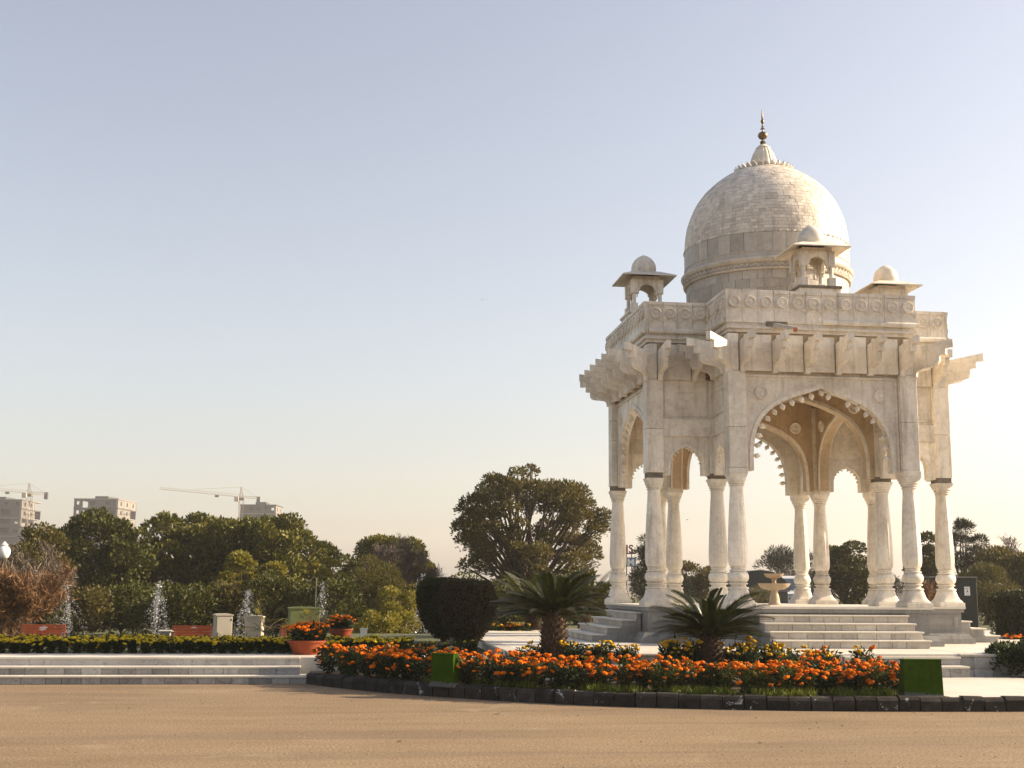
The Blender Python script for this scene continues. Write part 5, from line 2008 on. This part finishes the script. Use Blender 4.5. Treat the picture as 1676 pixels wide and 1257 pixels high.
tag(inst('grit', gm), 'loose grit and tiny stones scattered over the tan road', 'grit', kind='stuff')

# ------------------------------------------------------------------ things behind the pavilion
p = ground_at(1555, 38, .36)
db = thing('steel_box', p, R(-4), label='black steel box with a white paper notice right of the pavilion', cat='box')
MB().box(-.74, .70, -.3, .5, 0, 1.69, .012).build('body', M['dark_steel'], db)
MB().box(-.76, .72, -.32, .52, 1.69, 1.725, .006).build('lid', M['metal_grey'], db)
nt_ = MB().box(.31, .48, -.307, -.302, 1.17, 1.43).build('notice', M['paper'], db)
for (x0, x1, z0, z1) in ((.34, .44, 1.375, 1.385), (.35, .42, 1.36, 1.366), (.385, .405, 1.30, 1.335), (.375, .415, 1.275, 1.30), (.37, .38, 1.255, 1.275), (.41, .42, 1.255, 1.275), (.35, .45, 1.205, 1.212)):
    MB().box(x0, x1, -.311, -.3075, z0, z1).build('print', M['print_black'], nt_)
twig_bush(1527, 33, 1.95, .42, 'tuft of dry orange stalks between the two right columns', mat='twig_brown', n=500, seed=61, name='dry_tuft', cat='plant', th=.012)

# white van far behind, seen past the fountain
p = ground_at(1298, 80, .36)
van = thing('white_van', p, R(-15), label='white van parked far behind the fountain basin', cat='van')
vp = [(-2.3, .35), (2.3, .35), (2.3, 1.1), (2.05, 1.25), (1.55, 2.05), (1.35, 2.2), (-2.2, 2.2), (-2.3, 2.1)]
Mv = Matrix(((0, 0, 1, 0), (-1, 0, 0, 0), (0, 1, 0, 0), (0, 0, 0, 1)))
MB().prism(vp, -.92, .92, Mv).build('body', M['white_paint'], van)
M['glass'] = plain_mat('van_glass', (.10, .13, .16), (.16, .20, .24), 2, .1)
M['pale_blue'] = plain_mat('pale_blue_paint', (.34, .44, .56), (.40, .50, .62), 3, .4)
MB().add([(-.78, -2.01, 1.34), (.78, -2.01, 1.34), (.70, -1.585, 2.02), (-.70, -1.585, 2.02)], [(0, 1, 2, 3)]).build('windscreen', M['glass'], van)
MB().box(-.93, .93, -2.315, -2.30, .95, 1.08).build('stripe', M['pale_blue'], van)
gr_ = MB().box(-.45, .45, -2.32, -2.301, .68, .86).build('grille', M['print_black'], van)
for sx in (-1, 1):
    MB().lathe([(.11, -.02), (.11, .0), (.06, .02)], 12).build('headlight', M['paper'], van, loc=(sx * .68, -2.30, .80)).rotation_euler = (PI / 2, 0, 0)
    for yy in (-1.5, 1.4):
        w_ = MB().lathe([(.33, -.09), (.35, -.06), (.35, .06), (.33, .09)], 20).build('wheel', M['print_black'], van, loc=(sx * .84, yy, .35))
        w_.rotation_euler = (0, PI / 2, 0)
        MB().lathe([(.2, -.095), (.2, .095)], 14).build('rim', M['metal_grey'], w_)
MB().box(-.95, .95, -2.38, -2.25, .38, .55, .03).build('bumper', M['metal_grey'], van)

# dark arched shed
p = ground_at(1228, 78, .36)
sh = thing('arched_shed', p, 0, label='low shed with a dark arched roof behind the middle left columns', cat='shed')
arc = [(1.75 * math.cos(t), 1.35 + 1.15 * math.sin(t)) for t in np.linspace(0, PI, 17)]
MB().prism([(1.75, 1.35)] + arc[1:-1] + [(-1.75, 1.35)], -2, 2, Matrix(((1, 0, 0, 0), (0, 0, 1, 0), (0, 1, 0, 0), (0, 0, 0, 1)))).build('roof', M['dark_steel'], sh)
MB().box(-1.7, 1.7, -1.95, 1.95, 0, 1.34).build('wall', M['concrete'], sh)
MB().box(-1.8, 1.8, -2.05, -1.96, 1.22, 1.40).build('eave_board', M['metal_grey'], sh)
tree(1243, 74, 1.7, 1.0, 'low olive bush in front of the arched shed', seed=64, n=2200, leaf='leaf_feather', ls=.2, clumps=10, low=0, cr=.5, name='bush', cat='bush', trunk=.04)
tree(1205, 72, 1.9, 1.1, 'low dark bush left of the arched shed', seed=65, n=2200, leaf='leaf_olive', ls=.2, clumps=10, low=0, cr=.5, name='bush', cat='bush', trunk=.04)


# roadside sign far behind the left columns
def text_mesh(txt, size, mat, depth=.03):
    cu = bpy.data.curves.new('lettering', 'FONT')
    cu.body = txt
    cu.size = size
    cu.extrude = depth
    cu.offset = size * .02
    tmp = bpy.data.objects.new('tmp', cu)
    COL.objects.link(tmp)
    dg = bpy.context.evaluated_depsgraph_get()
    me = bpy.data.meshes.new_from_object(tmp.evaluated_get(dg))
    bpy.data.objects.remove(tmp)
    me.materials.clear()
    me.materials.append(mat)
    return me


M['sign_red'] = plain_mat('sign_red', (.16, .02, .012), (.20, .03, .02), 2, .6)
M['sign_blue'] = plain_mat('sign_blue', (.10, .16, .24), (.14, .20, .28), 2, .6)
D_ = 118
kk = D_ / FPX
p = ground_at(1033, D_, 0)
sg_ = thing('roadside_sign', (p.x, p.y, -.35), -YAW, label='tall sign with dark red letters above a blue panel, between the two left columns', cat='sign')
zt = lambda v: 1.62 + (965.2 - v) * kk + .35
tm = text_mesh('IS', 18.5 * kk, M['sign_red'])
o = inst('letters', tm, sg_, (-8.6 * kk, 0, zt(905)), (PI / 2, 0, 0))
MB().box(-9.5 * kk, 8.5 * kk, .03, .10, zt(927.5), zt(912.5)).build('panel', M['sign_blue'], sg_)
tm = text_mesh('M', 16.0 * kk, M['white_paint'])
inst('letters', tm, sg_, (-6.5 * kk, .0, zt(926)), (PI / 2, 0, 0))
MB().box(-9.5 * kk, 8.5 * kk, .04, .09, zt(907.2), zt(905.2)).build('rail', M['dark_steel'], sg_)
for x in (-7, 1.5):
    MB().tube([(x * kk, .14, 0), (x * kk, .14, zt(896))], .05, 6).build('post', M['dark_steel'], sg_)


# ------------------------------------------------------------------ far buildings and cranes
def tower(u0, u1, vtop, d, label, rz, depth, nf, bays, sbays, openings, right_h=1.0, scaffold=True, seed=1):
    rnd = random.Random(seed)
    k = d / FPX
    c = px((u0 + u1) / 2, d)
    hor = 964 + (u0 + u1 - 1676) / 2 * ROLL
    H = 1.62 + (hor - vtop) * k + .35
    wd = (u1 - u0) * k
    root = thing('apartment_block', (c.x, c.y, -.35), rz, label=label, cat='building', group='unfinished blocks beyond the trees')
    fh = 3.3
    n = int(H / fh)
    z0 = H - nf * fh
    # everything below is one plain shell, the storeys above the trees are built
    MB().box(-wd / 2, wd / 2, 0, depth, 0, z0).build('lower_storeys', M['concrete'], root)
    for f in range(nf + 1):
        z = z0 + f * fh
        MB().box(-wd / 2 - .15, wd / 2 + .15, -.15, depth + .15, z - .35, z).build('floor_slab', M['concrete_pale_lit'] if f % 2 else M['concrete'], root)
    bw = wd / bays
    sw = depth / sbays
    for f in range(nf):
        z = z0 + f * fh
        for i in range(bays + 1):
            x = -wd / 2 + i * bw
            MB().box(x - .28 + (.28 if i == 0 else -.28 if i == bays else 0), x + .28 + (.28 if i == 0 else -.28 if i == bays else 0), 0, .6, z, z + fh - .35).build('pillar', M['concrete'], root)
        for i in range(bays):
            x0, x1 = -wd / 2 + i * bw + .28, -wd / 2 + (i + 1) * bw - .28
            t = openings.get((nf - 1 - f, i), 'wall')
            if t == 'open': continue
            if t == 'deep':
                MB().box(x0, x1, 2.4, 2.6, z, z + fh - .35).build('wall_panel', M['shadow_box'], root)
                MB().box(x0, x1, .1, .25, z, z + 1.0).build('balcony_wall', M['concrete'], root)
            elif t == 'hole':
                xm0, xm1 = x0 + (x1 - x0) * .3, x0 + (x1 - x0) * .75
                for (a_, b_, e_, g_) in ((x0, xm0, 0, fh - .35), (xm1, x1, 0, fh - .35), (xm0, xm1, 0, 1.1), (xm0, xm1, 2.3, fh - .35)):
                    MB().box(a_, b_, .08, .28, z + e_, z + g_).build('wall_panel', M['concrete'], root)
            else:
                MB().box(x0, x1, .08, .28, z, z + fh - .35).build('wall_panel', M['concrete'], root)
                if rnd.random() < .6:
                    xm = (x0 + x1) / 2
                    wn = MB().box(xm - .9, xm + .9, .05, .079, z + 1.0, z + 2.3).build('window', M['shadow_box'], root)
        # right side, its sunlight put into the colour by the paler concrete
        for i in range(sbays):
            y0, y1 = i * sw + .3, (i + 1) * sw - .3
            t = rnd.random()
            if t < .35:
                MB().box(wd / 2 - 2.6, wd / 2 - 2.4, y0, y1, z, z + fh - .35).build('wall_panel', M['concrete_pale_lit'], root)
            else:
                MB().box(wd / 2 - .28, wd / 2 - .08, y0, y1, z, z + fh - .35).build('wall_panel', M['concrete_pale_lit'], root)
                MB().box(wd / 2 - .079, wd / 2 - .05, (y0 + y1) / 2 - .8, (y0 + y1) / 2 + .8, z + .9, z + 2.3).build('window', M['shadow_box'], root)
            MB().box(wd / 2 - .6, wd / 2 + .02, y0 - .6, y0 - .01, z, z + fh - .35).build('pillar', M['concrete_pale_lit'], root)
        # back wall where the bay is not seen through
        for i in range(bays):
            if openings.get((nf - 1 - f, i), 'wall') in ('open', 'hole'): continue
            x0, x1 = -wd / 2 + i * bw, -wd / 2 + (i + 1) * bw
            MB().box(x0, x1, depth - .3, depth - .1, z, z + fh - .35).build('wall_panel', M['concrete'], root)
    MB().box(-wd * .12, wd * .18, depth * .2, depth * .7, H, H + 1.1).build('roof_room', M['concrete'], root)
    if scaffold:
        mb = MB()
        for i in range(4):
            x = wd / 2 + 1.2 + i * 1.0
            mb.tube([(x, 1.0, 0), (x, 1.0, H - 3.5 - i * 1.6)], .09, 5)
        for j in range(nf + 1):
            z = z0 + j * 2.2
            if z < H - 4: mb.tube([(wd / 2 + .3, 1.0, z), (wd / 2 + 5.2, 1.0, z)], .09, 5)
        mb.build('scaffold', M['crane_steel'], root)
    return root, H


tower(-82, 27, 817, 455, 'grey unfinished apartment block at the left edge with a crane over it', R(-8), 18, 5, 6, 3,
      {(0, 4): 'hole', (0, 5): 'hole', (1, 3): 'deep', (1, 4): 'deep', (2, 3): 'deep', (2, 4): 'deep', (3, 4): 'deep', (3, 3): 'deep', (2, 5): 'hole'}, seed=2)
tower(112, 186, 816, 450, 'wide grey unfinished apartment block standing apart above the dark tree', R(-9), 20, 5, 6, 3,
      {(0, 0): 'hole', (0, 1): 'open', (1, 1): 'deep', (1, 2): 'deep', (2, 1): 'deep', (2, 2): 'deep', (1, 0): 'hole', (2, 0): 'hole', (1, 4): 'hole', (2, 4): 'hole', (3, 4): 'hole', (3, 1): 'deep', (3, 2): 'deep'}, seed=3)
tower(388, 447, 826, 470, 'smaller grey unfinished block under the long jib crane', R(-7), 14, 4, 5, 2,
      {(0, 3): 'hole', (0, 4): 'hole', (1, 0): 'deep', (1, 2): 'deep', (2, 1): 'deep'}, seed=4)


def lattice(mb, a_, b_, s0, s1, n, r, tri=False):
    a_, b_ = Vector(a_), Vector(b_)
    d = (b_ - a_).normalized()
    u_ = d.cross(Vector((0, 0, 1)))
    if u_.length < .1: u_ = Vector((1, 0, 0))
    u_.normalize()
    v_ = u_.cross(d).normalized()
    cor = [(-.5, -.5), (.5, -.5), (.5, .5), (-.5, .5)] if not tri else [(-.5, 0), (.5, 0), (0, .9)]
    ring = []
    for k in range(n + 1):
        t = k / n
        s_ = s0 + (s1 - s0) * t
        c_ = a_.lerp(b_, t)
        ring.append([c_ + u_ * s_ * p[0] + v_ * s_ * p[1] for p in cor])
    m_ = len(cor)
    for j in range(m_):
        mb.tube([ring[0][j], ring[-1][j]], r, 4, smooth=False)
    for k in range(n):
        for j in range(m_):
            mb.tube([ring[k][j], ring[k + 1][(j + 1) % m_]], r * .6, 3, cap=False, smooth=False)


def crane(u, d, v_deck, v_top, tip, back, label):
    """tip, back: (u, d, v) of the jib end and of the counter jib end"""
    base = ground_at(u, d, -.35)
    root = thing('tower_crane', base, label=label, cat='crane', group='tower cranes over the building sites')
    L_ = lambda p: p - base
    deck = L_(px(u, d, v_deck))
    topp = L_(px(u, d, v_top))
    mb = MB()
    lattice(mb, (0, 0, 0), deck, 1.6, 1.6, 20, .08)
    mb.build('mast', M['crane_steel'], root)
    mb = MB()
    lattice(mb, deck, topp, 1.3, .2, 4, .06)
    mb.build('tower_head', M['crane_steel'], root)
    e_ = L_(px(*tip))
    mb = MB()
    lattice(mb, deck, e_, 1.0, .7, 22, .05, True)
    mb.build('jib', M['crane_steel'], root)
    b_ = L_(px(*back))
    mb = MB()
    lattice(mb, deck, b_, .8, .7, 6, .06)
    mb.build('counter_jib', M['crane_steel'], root)
    MB().box(b_.x - .9, b_.x + .4, b_.y - .6, b_.y + .6, b_.z - 2.2, b_.z + .4, .1).build('counterweight', M['concrete'], root)
    mb = MB()
    mb.tube([topp, deck.lerp(e_, .62) + Vector((0, 0, 1))], .05, 4)
    mb.build('jib_tie', M['crane_steel'], root)
    mb = MB()
    mb.tube([topp, deck.lerp(b_, .9)], .05, 4)
    mb.build('counter_tie', M['crane_steel'], root)
    MB().box(deck.x - 1.1, deck.x + 1.1, deck.y - 1.1, deck.y + 1.1, deck.z - 1.2, deck.z - .2, .1).build('slewing_ring', M['crane_steel'], root)
    q = deck.lerp(e_, .06)
    MB().box(q.x - .8, q.x + .8, q.y - 1.7, q.y - .4, q.z - 1.9, q.z - .1, .12).build('cab', M['cream_steel'], root)
    tq = deck.lerp(e_, .32)
    MB().box(tq.x - .7, tq.x + .7, tq.y - .5, tq.y + .5, tq.z - .9, tq.z - .2, .08).build('trolley', M['concrete'], root)
    return root


crane(48, 462, 807, 791, (-70, 425, 798), (77, 468, 807.5), 'tower crane over the block at the left edge, its jib leaving the picture')
crane(395, 474, 813.5, 797, (262, 432, 800.5), (424, 482, 814.5), 'tower crane with a long pale jib over the smaller block')


# birds
def bird(u, v, d, s, label, rz):
    root = thing('bird', px(u, d, v), rz, label=label, cat='bird')
    MB().tube([(-.5 * s, 0, 0), (-.25 * s, 0, .01), (0, 0, .02), (.22 * s, 0, .01), (.36 * s, 0, .02 * s)], [.02 * s, .07 * s, .10 * s, .07 * s, .02 * s], 7).build('body', M['print_black'], root)
    for sg in (-1, 1):
        vs = [(.14 * s, 0, .03 * s), (-.14 * s, 0, .03 * s), (.12 * s, sg * .4 * s, .24 * s), (-.12 * s, sg * .38 * s, .22 * s), (-.10 * s, sg * .85 * s, .14 * s)]
        vs += [(x, y, z - .012 * s) for x, y, z in vs]
        MB().add(vs, [(0, 1, 3, 2), (2, 3, 4), (5, 7, 8, 6), (7, 9, 8), (0, 2, 7, 5), (2, 4, 9, 7), (1, 6, 8, 3), (3, 8, 9, 4)]).build('wing', M['print_black'], root)


bird(789, 491, 110, .27, 'small dark bird gliding in the middle of the sky', 1.2)
bird(1125, 851, 90, .2, 'small dark bird flying between the left columns of the pavilion', .4)
bird(193, 809, 200, .25, 'tiny dark bird above the wide grey block', 2.0)

# ------------------------------------------------------------------ haze
hm = bpy.data.materials.new('haze')
hm.use_nodes = True
ht = hm.node_tree
for n_ in list(ht.nodes):
    if n_.type == 'BSDF_PRINCIPLED': ht.nodes.remove(n_)
pv_ = ht.nodes.new('ShaderNodeVolumePrincipled')
pv_.inputs['Color'].default_value = (.95, .93, .90, 1)
pv_.inputs['Density'].default_value = .00042
pv_.inputs['Anisotropy'].default_value = .3
ht.links.new(pv_.outputs[0], ht.nodes['Material Output'].inputs['Volume'])
hz_ = MB().box(-905, 905, -105, 1505, -1.4, 62).build('haze', hm)
hz_['kind'] = 'stuff'
